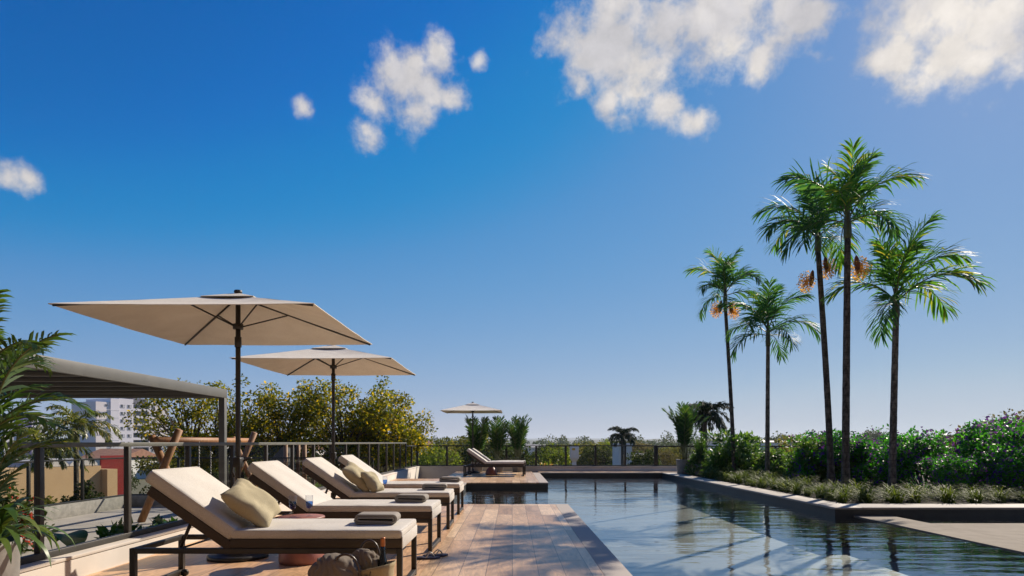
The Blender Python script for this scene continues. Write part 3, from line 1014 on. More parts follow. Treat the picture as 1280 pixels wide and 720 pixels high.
def make_lounger(label):
    t = thing('sun_lounger', label, 'sun lounger', (0, 0, 0), 0, 'cream sun loungers on the pool deck')
    x0, x1 = -LX / 2, LX / 2
    y0, y1 = -LY / 2, LY / 2
    tb = 0.042
    f = MB()
    for yy in (y0, y1 - tb):
        f.box(x0 + tb + .001, x1 - tb - .001, yy, yy + tb, 0.308, 0.35, bevel=0.003)
    for xx in (x0 + 0.72, x0 + 1.35):
        f.box(xx, xx + tb, y0 + tb + .001, y1 - tb - .001, 0.309, 0.349, bevel=0.003)
    f.build('frame', M['frame'], t)
    lm = MB(); lm.box(0, tb, 0, tb, 0.0, 0.35, bevel=0.003); lm = lm.mesh('leg', M['frame'])
    for xx in (x0, x1 - tb):
        for yy in (y0, y1 - tb):
            o = link('leg', lm, t); o.location = (xx, yy, 0)
    fm = MB(); fm.box(0.001, tb - .001, y0 + tb + .001, y1 - tb - .001, 0.012, 0.052, bevel=0.003); fm = fm.mesh('foot_bar', M['frame'])
    for xx in (x0, x1 - tb):
        o = link('foot_bar', fm, t); o.location = (xx, 0, 0)
    cm = MB(); cm.box(0.001, tb - .001, y0 + tb + .001, y1 - tb - .001, 0.309, 0.349, bevel=0.003); cm = cm.mesh('end_bar', M['frame'])
    o = link('end_bar', cm, t); o.location = (x0, 0, 0)
    wm = MB(); wm.tube([(0, -0.012, 0), (0, 0.012, 0)], 0.03, 14); wm = wm.mesh('wheel', M['black_metal'])
    for yy in (y0 + 0.075, y1 - 0.075):
        o = link('wheel', wm, t); o.location = (x0 + tb + .034, yy, 0.03)
    hx = x0 + 0.75                          # hinge
    p = MB(); p.box(hx + 0.01, x1 - 0.004, y0 + 0.002, y1 - 0.002, 0.352, 0.42, bevel=0.006); p.build('base_panel', M['taupe'], t)
    p = MB(); p.box(x1 - 0.003, x1 + 0.004, y0 + 0.004, y1 - 0.004, 0.345, 0.435, bevel=0.002); p.build('end_panel', M['cream'], t)
    c = link('seat_cushion', cushion_mesh('seat_cushion', x1 - hx - 0.004, LY - 0.004, 0.066, 0.012, M['cream']), t)
    c.location = ((hx + x1) / 2 + 0.002, 0, 0.454)
    piping(c, x1 - hx - 0.004, LY - 0.004, 0.066, 0.025)
    # backrest: board, cushion, two props
    def rot(o, dx, dz):
        o.location = (hx + dx, 0, 0.365 + dz); o.rotation_euler = (0, BA, 0)
    bl = 0.78
    bb = MB(); bb.box(-bl + 0.04, 0.02, y0 + 0.004, y1 - 0.004, -0.035, 0.035, bevel=0.005)
    rot(bb.build('back_board', M['taupe'], t), 0, 0)
    cu = cushion_mesh('back_cushion', bl + 0.02, LY - 0.004, 0.10, 0.010, M['cream'], 0.03)
    o = link('back_cushion', cu, t)
    nx, nz = math.sin(BA), math.cos(BA)
    dx, dz = -math.cos(BA), math.sin(BA)
    o.location = (hx + dx * (bl / 2 + 0.03) + nx * 0.087, 0, 0.365 + dz * (bl / 2 + 0.03) + nz * 0.087)
    o.rotation_euler = (0, BA, 0)
    piping(o, bl + 0.02, LY - 0.004, 0.10, 0.03)
    sm = MB()
    a = Vector((hx + dx * 0.36 - nx * 0.03, 0, 0.365 + dz * 0.36 - nz * 0.03))
    e = Vector((hx - 0.40, 0, 0.338))
    sm.tube([a, e], 0.014, 8); sm = sm.mesh('prop', M['frame'])
    for yy in (y0 + 0.07, y1 - 0.07):
        o = link('prop', sm, t); o.location = (0, yy, 0)
    sb = MB(); sb.tube([Vector((e.x, y0 + 0.05, e.z)), Vector((e.x, y1 - 0.05, e.z))], 0.008, 6); sb.build('prop_rod', M['frame'], t)
    return t


L1 = make_lounger('nearest cream sun lounger, carrying one olive cushion and a folded towel at its foot')
L1.location = (-1.86, 5.205, 0)
spots = [(-1.86, 7.075, 'second sun lounger from the camera, with a towel but no cushion'),
         (-1.86, 8.83, 'third cream sun lounger from the camera, carrying a large and a small olive cushion'),
         (-1.86, 10.575, 'sun lounger at the far end of the row of four'),
         (-0.62, 22.08, 'front one of the two sun loungers under the far parasol across the water'),
         (-0.54, 23.26, 'rear one of the two sun loungers under the far parasol, before the potted palms')]
for (x, y, lb) in spots:
    dup(L1, (x, y, 0), R({7.075: -0.9, 8.83: 0.6, 10.575: -0.5}.get(y, 0.0)), lb)

# cushions
def cushion(x, y, z, s, th, rx, ry, rz, label, seed):
    o = link('cushion', pillow_mesh('cushion', s, th, M['pillow'], seed))
    o.rotation_mode = 'ZYX'
    o.location = (x, y, z); o.rotation_euler = (rx, ry, rz)
    tag(o, label, 'cushion', 'olive scatter cushions')
    return o


cushion(-2.07, 5.10, 0.665, 0.44, 0.17, R(8), R(42), R(8), 'olive linen cushion leaning on the backrest of the nearest lounger', 1.0)
cushion(-2.09, 8.70, 0.68, 0.48, 0.17, R(6), R(44), R(6), 'larger olive cushion of the pair on the third lounger', 4.0)
cushion(-1.87, 8.58, 0.625, 0.33, 0.15, R(4), R(48), R(-10), 'smaller olive cushion in front of the larger one on the third lounger', 7.0)


def towel_mesh():
    """a towel folded over itself: a flat roll seen end-on towards the camera"""
    b = MB()
    t = 0.017; hw = 0.135; dy = 0.11
    path = []
    # flattened spiral, from the inside out
    for turn, r in ((0, 0.009), (1, 0.027)):
        for k in range(9):
            a = -math.pi / 2 + math.pi * k / 8
            path.append((hw + math.cos(a) * r, math.sin(a) * r))
        for k in range(9):
            a = math.pi / 2 + math.pi * k / 8
            rr = r if k < 5 else r + 0.009
            path.append((-hw + math.cos(a) * rr * 0.9, math.sin(a) * rr))
    path.append((0.0, -0.036)); path.append((hw, -0.036))
    n = len(path)
    vs = []; fs = []
    for (yy, ins) in ((-dy, 0.0), (-dy + 0.012, 0.005), (dy - 0.012, 0.005), (dy, 0.0)):
        for i, (x, z) in enumerate(path):
            a = Vector(path[max(0, i - 1)]); c = Vector(path[min(n - 1, i + 1)])
            tn = (c - a).normalized(); nn = Vector((tn.y, -tn.x))
            tt = t / 2 - 0.002 + ins * 0.5
            wob = 0.0025 * mnoise.noise(Vector((x * 9, yy * 9, z * 9)))
            vs.append((x + nn.x * tt, yy + wob, z + nn.y * tt + wob)); vs.append((x - nn.x * tt, yy + wob, z - nn.y * tt + wob))
    m = n * 2
    for r in range(3):
        for i in range(n - 1):
            a = r * m + i * 2
            fs.append((a, a + 2, a + m + 2, a + m)); fs.append((a + 1, a + m + 1, a + m + 3, a + 3))
    for r in (0, 3):
        for i in range(n - 1):
            a = r * m + i * 2
            fs.append((a, a + 1, a + 3, a + 2))
    b.add(vs, fs, 0, True)
    return b.mesh('towel', M['towel'])


tm = towel_mesh()
for (x, y, rz, lb) in ((-1.085, 5.18, 2, 'folded grey towel on the foot of the nearest lounger'),
                       (-1.10, 7.05, -3, 'folded grey towel on the foot of the second lounger'),
                       (-1.07, 8.86, 4, 'folded grey towel on the foot of the third lounger, the one with two cushions'),
                       (-1.02, 10.62, -4, 'folded grey towel on the foot of the last lounger in the row')):
    o = link('towel', tm); o.location = (x, y, 0.543); o.rotation_euler = (0, 0, R(rz)); tag(o, lb, 'towel', 'folded grey towels')

# parasols
def make_parasol(label, loc):
    t = thing('parasol', label, 'parasol', loc, 0, 'square beige parasols')
    h = 1.1; ze = 2.30; za = 2.615
    b = MB(); b.lathe([(0.285, 0.0), (0.285, 0.035), (0.27, 0.045), (0.20, 0.05), (0.195, 0.075), (0.05, 0.082), (0.04, 0.16), (0.03, 0.165)], 32); b.build('base', M['black_metal'], t)
    p = MB(); p.tube([(0, 0, 0.165), (0, 0, 1.4), (0, 0, 2.61)], 0.024, 14); p.build('pole', M['frame'], t)
    p = MB(); p.tube([(0, 0, 2.10), (0, 0, 2.20)], 0.033, 14); p.tube([(0, 0, 2.28), (0, 0, 2.33)], 0.05, 14); p.build('runner', M['frame'], t)
    # canopy: four sloping cloth panels, slightly sagging between the ribs
    N = 16
    vs = []; fs = []
    for side in (0, 1):
        for q in range(4):
            a = math.pi / 2 * q
            ca, sa = math.cos(a), math.sin(a)
            base = len(vs)
            for j in range(N + 1):
                s = 0.03 + 0.97 * j / N
                for i in range(N + 1):
                    u = -1 + 2 * i / N
                    x = s * h; y = s * h * u
                    sag = 0.026 * (1 - u * u) * math.sin(math.pi * min(1, s * 0.9))
                    z = za + (ze - za) * s - sag - side * 0.006 + 0.005 * mnoise.noise(Vector((x * 2.5, y * 2.5, q))) + 0.002 * mnoise.noise(Vector((x * 9, y * 9, q)))
                    vs.append((x * ca - y * sa, x * sa + y * ca, z))
            for j in range(N):
                for i in range(N):
                    k = base + j * (N + 1) + i
                    f = (k, k + N + 1, k + N + 2, k + 1)
                    fs.append(f if side == 0 else f[::-1])
    nb = 4 * (N + 1) ** 2
    for q in range(4):
        for i in range(N):
            k = q * (N + 1) ** 2 + N * (N + 1) + i
            fs.append((k, k + nb, k + nb + 1, k + 1))
    b = MB(); b.add(vs, fs, 0, False); b.build('canopy', M['canopy'], t)
    v = MB()
    c = 0.255
    v.add([(c, c, 2.556), (-c, c, 2.556), (-c, -c, 2.556), (c, -c, 2.556), (0, 0, 2.642), (c, c, 2.550), (-c, c, 2.550), (-c, -c, 2.550), (c, -c, 2.550), (0, 0, 2.634)],
          [(0, 1, 4), (1, 2, 4), (2, 3, 4), (3, 0, 4), (6, 5, 9), (7, 6, 9), (8, 7, 9), (5, 8, 9), (0, 5, 6, 1), (1, 6, 7, 2), (2, 7, 8, 3), (3, 8, 5, 0)])
    v.build('vent_cap', M['canopy'], t)
    k = MB(); k.lathe([(0.035, 2.640), (0.04, 2.648), (0.035, 2.668), (0.0, 2.672)], 16); k.build('finial', M['frame'], t)
    for q in range(4):
        a = math.pi / 4 + math.pi / 2 * q
        c_, s_ = math.cos(a), math.sin(a)
        D = h * math.sqrt(2)
        r = MB(); r.tube([(c_ * 0.03, s_ * 0.03, za - 0.02), (c_ * (D - 0.03), s_ * (D - 0.03), ze - 0.012)], 0.0095, 6); rb = r.build('rib', M['frame'], t)
        f = 0.33
        r = MB(); r.tube([(c_ * 0.045, s_ * 0.045, 2.31), (c_ * D * f, s_ * D * f, za + (ze - za) * f - 0.025)], 0.008, 6); r.build('strut', M['frame'], rb)
    cr = MB(); cr.box(-0.04, 0.04, -0.05, 0.05, 0.90, 1.0, bevel=0.01); cr.build('crank_box', M['frame'], t)
    cr = MB(); cr.tube([(0.03, 0.03, 0.96), (0.09, 0.06, 0.99), (0.11, 0.07, 0.99)], 0.010, 6); cr.tube([(-0.05, 0.02, 0.99), (-0.075, 0.03, 0.86), (-0.05, 0.03, 0.80)], 0.012, 6); cr.build('crank_handle', M['frame'], t)
    return t


U1 = make_parasol('nearest and largest-looking square beige parasol, behind the first lounger', (-2.735, 6.39, 0))
dup(U1, (-2.73, 9.78, 0), 0, 'square beige parasol standing between the third and fourth loungers')
dup(U1, (-1.47, 23.98, 0), 0, 'small-looking beige parasol over the far pair of loungers across the water')

# drinks tables
def make_table(loc, label):
    t = thing('side_table', label, 'side table', loc, 0, 'terracotta side tables')
    b = MB(); b.lathe([(0.205, 0.0), (0.212, 0.03), (0.208, 0.09), (0.185, 0.16), (0.14, 0.225), (0.095, 0.275), (0.08, 0.33), (0.09, 0.385), (0.13, 0.415)], 32); b.build('base', M['terracotta'], t)
    b = MB(); b.lathe([(0.12, 0.413), (0.205, 0.418), (0.215, 0.426), (0.215, 0.436), (0.208, 0.442), (0.0, 0.443)], 36); b.build('top', M['terracotta'], t)
    return t


T1 = make_table((-2.02, 6.15, 0), 'terracotta pedestal table between the two nearest loungers')
dup(T1, (-1.98, 9.70, 0), 0, 'terracotta pedestal table with glasses between the third and fourth loungers')
dup(T1, (-0.73, 22.67, 0), 0, 'terracotta pedestal table tucked between the far pair of loungers')


def make_glass(loc, label):
    t = thing('drinking_glass', label, 'glass', loc, 0, 'stemmed glasses on the side tables')
    b = MB(); b.lathe([(0.032, 0.0), (0.030, 0.003), (0.006, 0.008), (0.0045, 0.02), (0.0045, 0.055), (0.012, 0.064), (0.027, 0.080), (0.034, 0.105), (0.036, 0.140), (0.0345, 0.200), (0.0332, 0.200), (0.0345, 0.140), (0.0315, 0.107), (0.026, 0.083), (0.0, 0.068)], 24)
    b.build('bowl', M['drinkglass'], t)
    b = MB(); b.lathe([(0.0, 0.070), (0.025, 0.0845), (0.031, 0.107), (0.0330, 0.142), (0.0, 0.142)], 20); b.build('drink', M['drink'], t)
    return t


G1 = make_glass((-2.09, 6.10, 0.443), 'stemmed glass of blue drink, closer to the olive cushion, on the near terracotta table')
dup(G1, (-1.945, 6.14, 0.443), 0, 'stemmed glass of blue drink, closer to the towels, on the near terracotta table')
dup(G1, (-2.06, 9.66, 0.443), 0, 'stemmed glass beside the small olive cushion, on the table by the third lounger')
dup(G1, (-1.92, 9.68, 0.443), 0, 'stemmed glass further from the olive cushions, on the table by the third lounger')

# flip-flops
def make_flip(loc, rz, label):
    t = thing('flip_flop', label, 'flip-flop', loc, rz, 'pair of navy flip-flops')
    n = 40; b = MB()
    out = []
    for k in range(n):
        a = 2 * math.pi * k / n
        x = math.cos(a) * 0.132
        w = 0.046 + 0.008 * math.sin((x / 0.132) * 2.6) - 0.006 * math.cos((x / 0.132) * 5.5)
        out.append((x, math.sin(a) * w))
    vs = [(x, y, 0.002) for x, y in out] + [(x, y, 0.019 + 0.006 * (x < -0.05)) for x, y in out]
    fs = [tuple(range(n - 1, -1, -1)), tuple(range(n, 2 * n))] + [(k, (k + 1) % n, n + (k + 1) % n, n + k) for k in range(n)]
    b.add(vs, fs); b.build('sole', M['rubber'], t)
    s = MB()
    for sg in (-1, 1):
        pts = []
        for k in range(9):
            f = k / 8
            pts.append((0.072 - 0.085 * f, sg * 0.046 * f ** 0.7, 0.022 + 0.048 * math.sin(math.pi * f) * (1 - 0.35 * f)))
        s.tube(pts, 0.006, 6)
    s.build('strap', M['strap'], t)
    return t


F1 = make_flip((-0.84, 6.32, 0), R(14), 'navy flip-flop lying flat on the deck, closer to the camera')
dup(F1, (-0.77, 6.45, 0.0), R(24), 'navy flip-flop just behind the other one beside the first lounger')

# tote bag with its contents
BX, BY = -1.055, 4.40
t = thing('tote_bag', 'beige canvas tote bag with dark handles standing before the nearest lounger', 'bag', (BX, BY, 0), R(-6))
b = MB(); n = 40; m = 12; vs = []; fs = []
for lay in (0, 1):
    for j in range(m + 1):
        f = j / m
        for k in range(n):
            a = 2 * math.pi * k / n
            ca, sa = math.cos(a), math.sin(a)
            ex = abs(ca) ** 0.55 * (1 if ca > 0 else -1); ey = abs(sa) ** 0.7 * (1 if sa > 0 else -1)
            hw = 0.20 + 0.055 * f; hd = 0.10 + 0.012 * f
            top = 0.30 + 0.035 * ex - 0.02 * (1 - abs(ex))
            wr = 0.008 * mnoise.noise(Vector((ca * 3, sa * 3, f * 4))) + 0.004 * mnoise.noise(Vector((ca * 9, sa * 9, f * 9)))
            off = -0.005 * lay
            vs.append(((hw + wr + off) * ex, (hd + wr + off) * ey, f * top + (0.004 if lay and j == 0 else 0)))
N = n * (m + 1)
for lay in (0, 1):
    for j in range(m):
        for k in range(n):
            q = (lay * N + j * n + k, lay * N + j * n + (k + 1) % n, lay * N + (j + 1) * n + (k + 1) % n, lay * N + (j + 1) * n + k)
            fs.append(q if lay == 0 else q[::-1])
for k in range(n):
    fs.append((m * n + k, m * n + (k + 1) % n, N + m * n + (k + 1) % n, N + m * n + k))
fs.append(tuple(range(n - 1, -1, -1)))
b.add(vs, fs, 0, True); b.build('bag_body', M['canvas'], t)
for yy, x0, x1, zt, lean in ((-0.122, -0.13, 0.055, 0.405, -0.03), (0.118, -0.05, 0.115, 0.455, 0.02)):
    pts = []
    for k in range(17):
        f = k / 16; a = math.pi * f
        pts.append(((x0 + x1) / 2 - math.cos(a) * (x1 - x0) / 2, yy + lean * math.sin(a), 0.20 + (zt - 0.20) * math.sin(a) ** 0.55))
    h_ = MB(); h_.tube(pts, 0.0085, 8)
    h_.build('handle', M['leather'], t)
rv = MB()
for x in (-0.13, 0.055):
    rv.tube([(x, -0.128, 0.205), (x, -0.140, 0.205)], 0.008, 10)
rv.build('rivet', M['foil'], t)


def cloth_blob(cx, cy, cz, rx, ry, rz_, seed, fold=0.05, n=110, m=70, tilt=0.0):
    """loosely bunched cloth: a soft heap with long drapery folds"""
    b = MB(); vs = []; fs = []
    for j in range(m + 1):
        th = math.pi * j / m
        for k in range(n):
            ph = 2 * math.pi * k / n
            d = Vector((math.sin(th) * math.cos(ph), math.sin(th) * math.sin(ph), math.cos(th)))
            f = mnoise.noise(Vector((d.x * 1.2 + seed, d.y * 1.2, d.z * 1.2)))
            g = d.x * 5.0 + d.z * 3.0 * math.sin(seed) + 2.2 * f + 1.5 * mnoise.noise(Vector((d.y * 2 + seed, d.z * 2, d.x)))
            w = (1 - 2 * abs(math.sin(g * 1.5 + seed))) * 0.7 + (0.5 - abs(math.sin(g * 2.9 + 1.3 * seed))) * 0.5
            s = 1 + 0.16 * f + fold * w * math.sin(th)
            x, y, z = d.x * rx * s, d.y * ry * s, d.z * rz_ * s
            vs.append((cx + x * math.cos(tilt) - z * math.sin(tilt), cy + y, cz + z * math.cos(tilt) + x * math.sin(tilt)))
    for j in range(m):
        for k in range(n):
            fs.append((j * n + k, (j + 1) * n + k, (j + 1) * n + (k + 1) % n, j * n + (k + 1) % n))
    b.add(vs, fs, 0, True)
    return b


b = cloth_blob(0, 0, 0, 0.19, 0.125, 0.145, 2.3, 0.075, tilt=-0.15)
o = b.build('blanket', M['wrap']); o.location = (BX - 0.14, BY - 0.045, 0.255)
tag(o, 'crumpled grey-brown wrap spilling over the end of the tote bag', 'blanket')
b = cloth_blob(0, 0, 0, 0.105, 0.075, 0.12, 6.1, 0.10, tilt=0.2)
o = b.build('shirt', M['wrap']); o.location = (BX + 0.045, BY + 0.03, 0.30)
tag(o, 'bunched pale garment sticking out of the middle of the tote bag', 'clothing')
t = thing('bottle', 'dark bottle with copper foil neck standing in the tote bag', 'bottle', (BX + 0.165, BY + 0.01, 0.012), 0)
b = MB(); b.lathe([(0.034, 0), (0.037, 0.01), (0.037, 0.26), (0.034, 0.30), (0.022, 0.355), (0.0155, 0.395), (0.0145, 0.425)], 24); b.build('bottle_body', M['bottle'], t)
b = MB(); b.lathe([(0.0155, 0.422), (0.0165, 0.425), (0.0158, 0.468), (0.0165, 0.470), (0.0165, 0.482), (0.0, 0.484)], 20); b.build('foil_cap', M['foil'], t)
t = thing('sunglasses', 'dark sunglasses hooked on the front of the tote bag', 'sunglasses', (BX + 0.085, BY - 0.135, 0.235), R(-6))
f = MB()
for sx in (-0.0, 0.0):
    pass
for cz in (0.0, -0.062):
    ring = [(0.024 * math.cos(2 * math.pi * k / 18), -0.004, cz + 0.027 * math.sin(2 * math.pi * k / 18)) for k in range(19)]
    f.tube(ring, 0.0032, 6, cap=False)
    l = MB(); l.tube([(0, -0.002, cz), (0, -0.006, cz)], 0.023, 18); l.build('lens', M['lens'], t)
f.tube([(0.024, -0.004, 0.026), (0.02, 0.02, 0.05), (0.018, 0.045, 0.052)], 0.003, 6)
f.build('frame', M['leather'], t)

# swing set with chains on the patio
def swing():
    t = thing('swing_set', 'timber swing set with crossed legs on the patio behind the glass', 'swing set', (-8.2, 15.1, -0.72))
    Z = 1.92; Lb = 4.4
    def beam(a, b_, r, name):
        a, b_ = Vector(a), Vector(b_)
        m = MB(); m.tube([a, b_], r, 10, smooth=True); return m.build(name, M['wood'], t)
    beam((0, -0.35, Z + 0.0), (0, Lb + 0.35, Z), 0.085, 'top_beam')
    for yy, e in ((0.0, 0.0), (Lb, 0.0)):
        beam((-0.50, yy - 0.095, 0), (0.40, yy - 0.095, 2.17), 0.085, 'leg')
        beam((0.55, yy + 0.095, 0), (-0.36, yy + 0.095, 2.02), 0.085, 'leg')
    s = MB(); s.box(-0.22, 0.22, 1.25, 2.75, 0.50, 0.56, bevel=0.01); s.build('swing_seat', M['wood'], t)
    for (xx, yy) in ((-0.18, 1.3), (0.18, 1.3), (-0.18, 2.7), (0.18, 2.7)):
        c = MB()
        z = 0.55; k = 0
        while z < Z - 0.06:
            w = 0.014
            if k % 2 == 0:
                c.tube([(xx - w, yy, z), (xx - w, yy, z + 0.035), (xx + w, yy, z + 0.035), (xx + w, yy, z), (xx - w, yy, z)], 0.006, 4)
            else:
                c.tube([(xx, yy - w, z), (xx, yy - w, z + 0.035), (xx, yy + w, z + 0.035), (xx, yy + w, z), (xx, yy - w, z)], 0.006, 4)
            z += 0.036; k += 1
        c.build('chain', M['chain'], t)
    return t


swing()
t = thing('play_frame', 'timber posts with a sloping grey panel seen through the glass railing', 'play frame', (-8.0, 21.5, -0.75))
p = MB()
p.add([(-0.45, 0, 0.95), (0.35, 0, 0.95), (0.35, 0, 1.72), (0.25, 0, 1.72), (-0.45, 1.1, 0.95), (0.35, 1.1, 0.95), (0.35, 1.1, 1.72), (0.25, 1.1, 1.72)],
      [(0, 1, 2, 3), (7, 6, 5, 4), (0, 4, 5, 1), (1, 5, 6, 2), (2, 6, 7, 3), (3, 7, 4, 0)])
p.build('sloping_panel', M['panel_grey'], t)
for (x, y) in ((0.42, -0.08), (1.05, -0.08), (0.42, 1.18)):
    q = MB(); q.tube([(x, y, 0), (x, y, 1.85)], 0.075, 10); q.build('post', M['wood'], t)
# ------------------------------------------------------------------ palms in the garden bed
FR = {}
for k, (el, dr) in enumerate(((86, 52), (68, 88), (44, 108), (14, 100))):
    for s in (0, 1):
        FR[k, s] = frond_mesh('palm_frond', 2.0, R(el), R(dr), 34, 0.68, 0.052, 11 + k * 5 + s, plum=0.75, leaf_m=M['palm_leaf'] if s == 0 else M['palm_leaf2'], hang=0.42)


def fruit_mesh(seed):
    rng = np.random.default_rng(seed)
    n = 560
    d = rng.normal(size=(n, 3)); d /= np.linalg.norm(d, axis=1, keepdims=True)
    P = d * (0.25 * rng.random(n) ** 0.6)[:, None] * np.array([0.9, 0.9, 1.15]) + np.array([0, 0, -0.24])
    V, F = leaves_np(P, rng.normal(size=(n, 3)), rng.normal(size=(n, 3)), 0.028 + 0.024 * rng.random(n), 0.9)
    return np_mesh('fruit_cluster', V, F, M['seed'])


FRUIT = [fruit_mesh(1), fruit_mesh(2)]
sp = MB(); sp.lathe([(0.0, 0.0), (0.035, -0.05), (0.06, -0.2), (0.05, -0.34), (0.0, -0.44)], 10); SPATHE = sp.mesh('spathe', M['spathe'])


def palm(x, y, px_top, h, rad, lean, label, n_fr, fscale, fruits, seed, bark, shaft=True):
    rng = random.Random(seed)
    t = thing('palm_tree', label, 'palm tree', (x, y, -0.03), 0, 'tall palms in the garden bed')
    pts = []; rs = []
    for i in range(25):
        f = i / 24
        pts.append((lean[0] * (f ** 1.3), lean[1] * f ** 1.5, h * f))
        base = 1 + 0.35 * max(0, 1 - f * 9)
        rs.append(rad * base * (1 - 0.22 * f) * (1 + 0.025 * math.sin(i * 2.7)))
    b = MB(); b.tube(pts, rs, 14); b.build('trunk', M[bark], t)
    tx, ty = lean
    b = MB(); b.lathe([(rad * 0.80, -0.02), (rad * 1.0, 0.06), (rad * 0.92, 0.3), (rad * 0.55, 0.62), (rad * 0.2, 0.8)], 14, (tx, ty, h)); b.build('crownshaft', M['crownshaft'], t)
    ga = 2.39996
    for i in range(n_fr):
        f = i / (n_fr - 1)
        kind = min(3, int(f * 3.7 + rng.uniform(-0.2, 0.2)))
        kind = max(0, kind)
        o = link('frond', FR[kind, rng.randint(0, 1)], t)
        a = i * ga + rng.uniform(-0.25, 0.25) + seed
        o.location = (tx + math.cos(a) * rad * 0.4, ty + math.sin(a) * rad * 0.4, h + 0.62 - 0.32 * f)
        s = fscale * rng.uniform(0.85, 1.12) * (0.85 if kind == 0 else 1)
        o.scale = (s, s, s)
        o.rotation_euler = (rng.uniform(-0.15, 0.15), rng.uniform(-0.12, 0.12), a)
    for (a, dz) in fruits:
        o = link('fruit_cluster', FRUIT[rng.randint(0, 1)], t); o['kind'] = 'stuff'
        o.location = (tx + math.cos(a) * (rad + 0.21), ty + math.sin(a) * (rad + 0.21), h + dz)
        o = link('spathe', SPATHE, t)
        o.location = (tx + math.cos(a) * (rad + 0.08), ty + math.sin(a) * (rad + 0.08) - 0.06, h + dz + 0.06); o.rotation_euler = (0, R(-6) * math.cos(a), 0)
    return t


palm(7.12, 20.5, 0, 5.55, 0.068, (-0.29, 0.0), 'fruiting palm nearest the far corner planters, furthest from the tallest palm', 12, 0.68, ((math.pi, 0.12), (0.1, 0.1)), 1, 'palm_bark')
palm(7.58, 19.0, 0, 4.05, 0.07, (0.02, 0.0), 'shorter palm with open crown and ringed paler trunk between the fruiting palms', 12, 0.74, (), 2, 'palm_bark_pale')
palm(7.98, 16.0, 0, 6.0, 0.082, (-0.28, 0.1), 'tall palm whose slightly leaning trunk stands just beside the tallest palm, two orange fruit clusters', 13, 0.76, ((math.pi, -0.55), (0.15, -0.2)), 3, 'palm_bark')
palm(7.45, 14.3, 0, 5.75, 0.086, (0.05, 0.0), 'tallest palm, straight dark trunk with a fruit cluster at the crown base', 13, 0.80, ((0.1, -0.45),), 4, 'palm_bark')
palm(8.67, 14.6, 0, 4.05, 0.082, (0.15, 0.1), 'palm with wide open crown standing before the purple-flowered hedge, apart from the others', 11, 0.86, (), 5, 'palm_bark_pale')

# potted areca palms
AF = {}
for k, (el, dr) in enumerate(((89, 20), (87, 28), (84, 40))):
    for s in (0, 1):
        AF[k, s] = frond_mesh('areca_frond', 1.45, R(el), R(dr), 24, 0.30, 0.034, 60 + 3 * k + s, plum=0.3, leaf_m=M['areca_leaf'], hang=0.30, bare=0.2)


def potted(x, y, label, seed, pr=0.25, ph=0.38, fs=1.0, n=22, taper=0.72, pot_m='concrete', name='potted_palm', frs=None, cane=0.35):
    rng = random.Random(seed)
    t = thing(name, label, 'potted palm', (x, y, 0), rng.uniform(0, 6), 'potted palms by the pool')
    b = MB(); b.lathe([(pr * taper, 0), (pr * (taper + 0.03), 0.01), (pr * 0.97, ph - 0.04), (pr, ph - 0.02), (pr, ph), (pr * 0.9, ph), (pr * 0.88, ph - 0.05)], 28); b.build('pot', M[pot_m], t)
    b = MB(); b.lathe([(pr * 0.89, ph - 0.045), (pr * 0.5, ph - 0.03), (0.0, ph - 0.03)], 20); b.build('soil', M['soil'], t)
    cn = MB()
    for i in range(n):
        f = i / n
        k = 0 if f < 0.3 else (1 if f < 0.68 else 2)
        o = link('frond', (frs or AF)[k, rng.randint(0, 1)], t)
        a = i * 2.39996 + rng.uniform(-0.3, 0.3)
        r = pr * 0.5 * rng.random()
        cz = cane * rng.uniform(0.5 if cane < 0.9 else 0.05, 1.1)
        lx, ly = math.cos(a) * (r + 0.10 * cz), math.sin(a) * (r + 0.10 * cz)
        o.location = (lx, ly, ph - 0.05 + cz)
        cn.tube([(math.cos(a) * r, math.sin(a) * r, ph - 0.06), (lx, ly, ph - 0.04 + cz)], [0.013, 0.008], 5)
        s = fs * rng.uniform(0.78, 1.1); o.scale = (s, s, s)
        o.rotation_euler = (rng.uniform(-0.12, 0.12), rng.uniform(-0.1, 0.1), a)
    cn.build('stem', M['rachis'], t)
    return t


potted(-1.35, 24.95, 'potted areca palm directly behind the pole of the far parasol', 11, n=16)
potted(-0.55, 24.95, 'potted areca palm in the middle of the three behind the far loungers', 12, n=16)
potted(0.22, 24.95, 'potted areca palm at the foot end of the far loungers, last of the three', 13, n=16)
potted(6.35, 23.6, 'tall potted areca palm at the far corner of the pool beside the garden bed', 14, pr=0.30, ph=0.52, fs=1.05, n=26, taper=0.8, cane=0.5)
potted(6.75, 22.9, 'smaller pot with a low areca palm in front of the taller corner one', 15, pr=0.22, ph=0.36, fs=0.6, n=14, taper=0.75, cane=0.1)
# near palm at the frame's edge
NF = {}
for k, (el, dr) in enumerate(((86, 45), (76, 75), (62, 95))):
    for s in (0, 1):
        NF[k, s] = frond_mesh('areca_frond', 0.80, R(el), R(dr), 19, 0.19, 0.024, 90 + 3 * k + s, plum=0.28, leaf_m=M['near_leaf'], hang=0.34, bare=0.22)
potted(-3.36, 3.9, 'large potted areca palm close to the camera beside the glass railing', 5, pr=0.30, ph=0.54, fs=0.8, n=44, taper=0.9, frs=NF, cane=1.0)
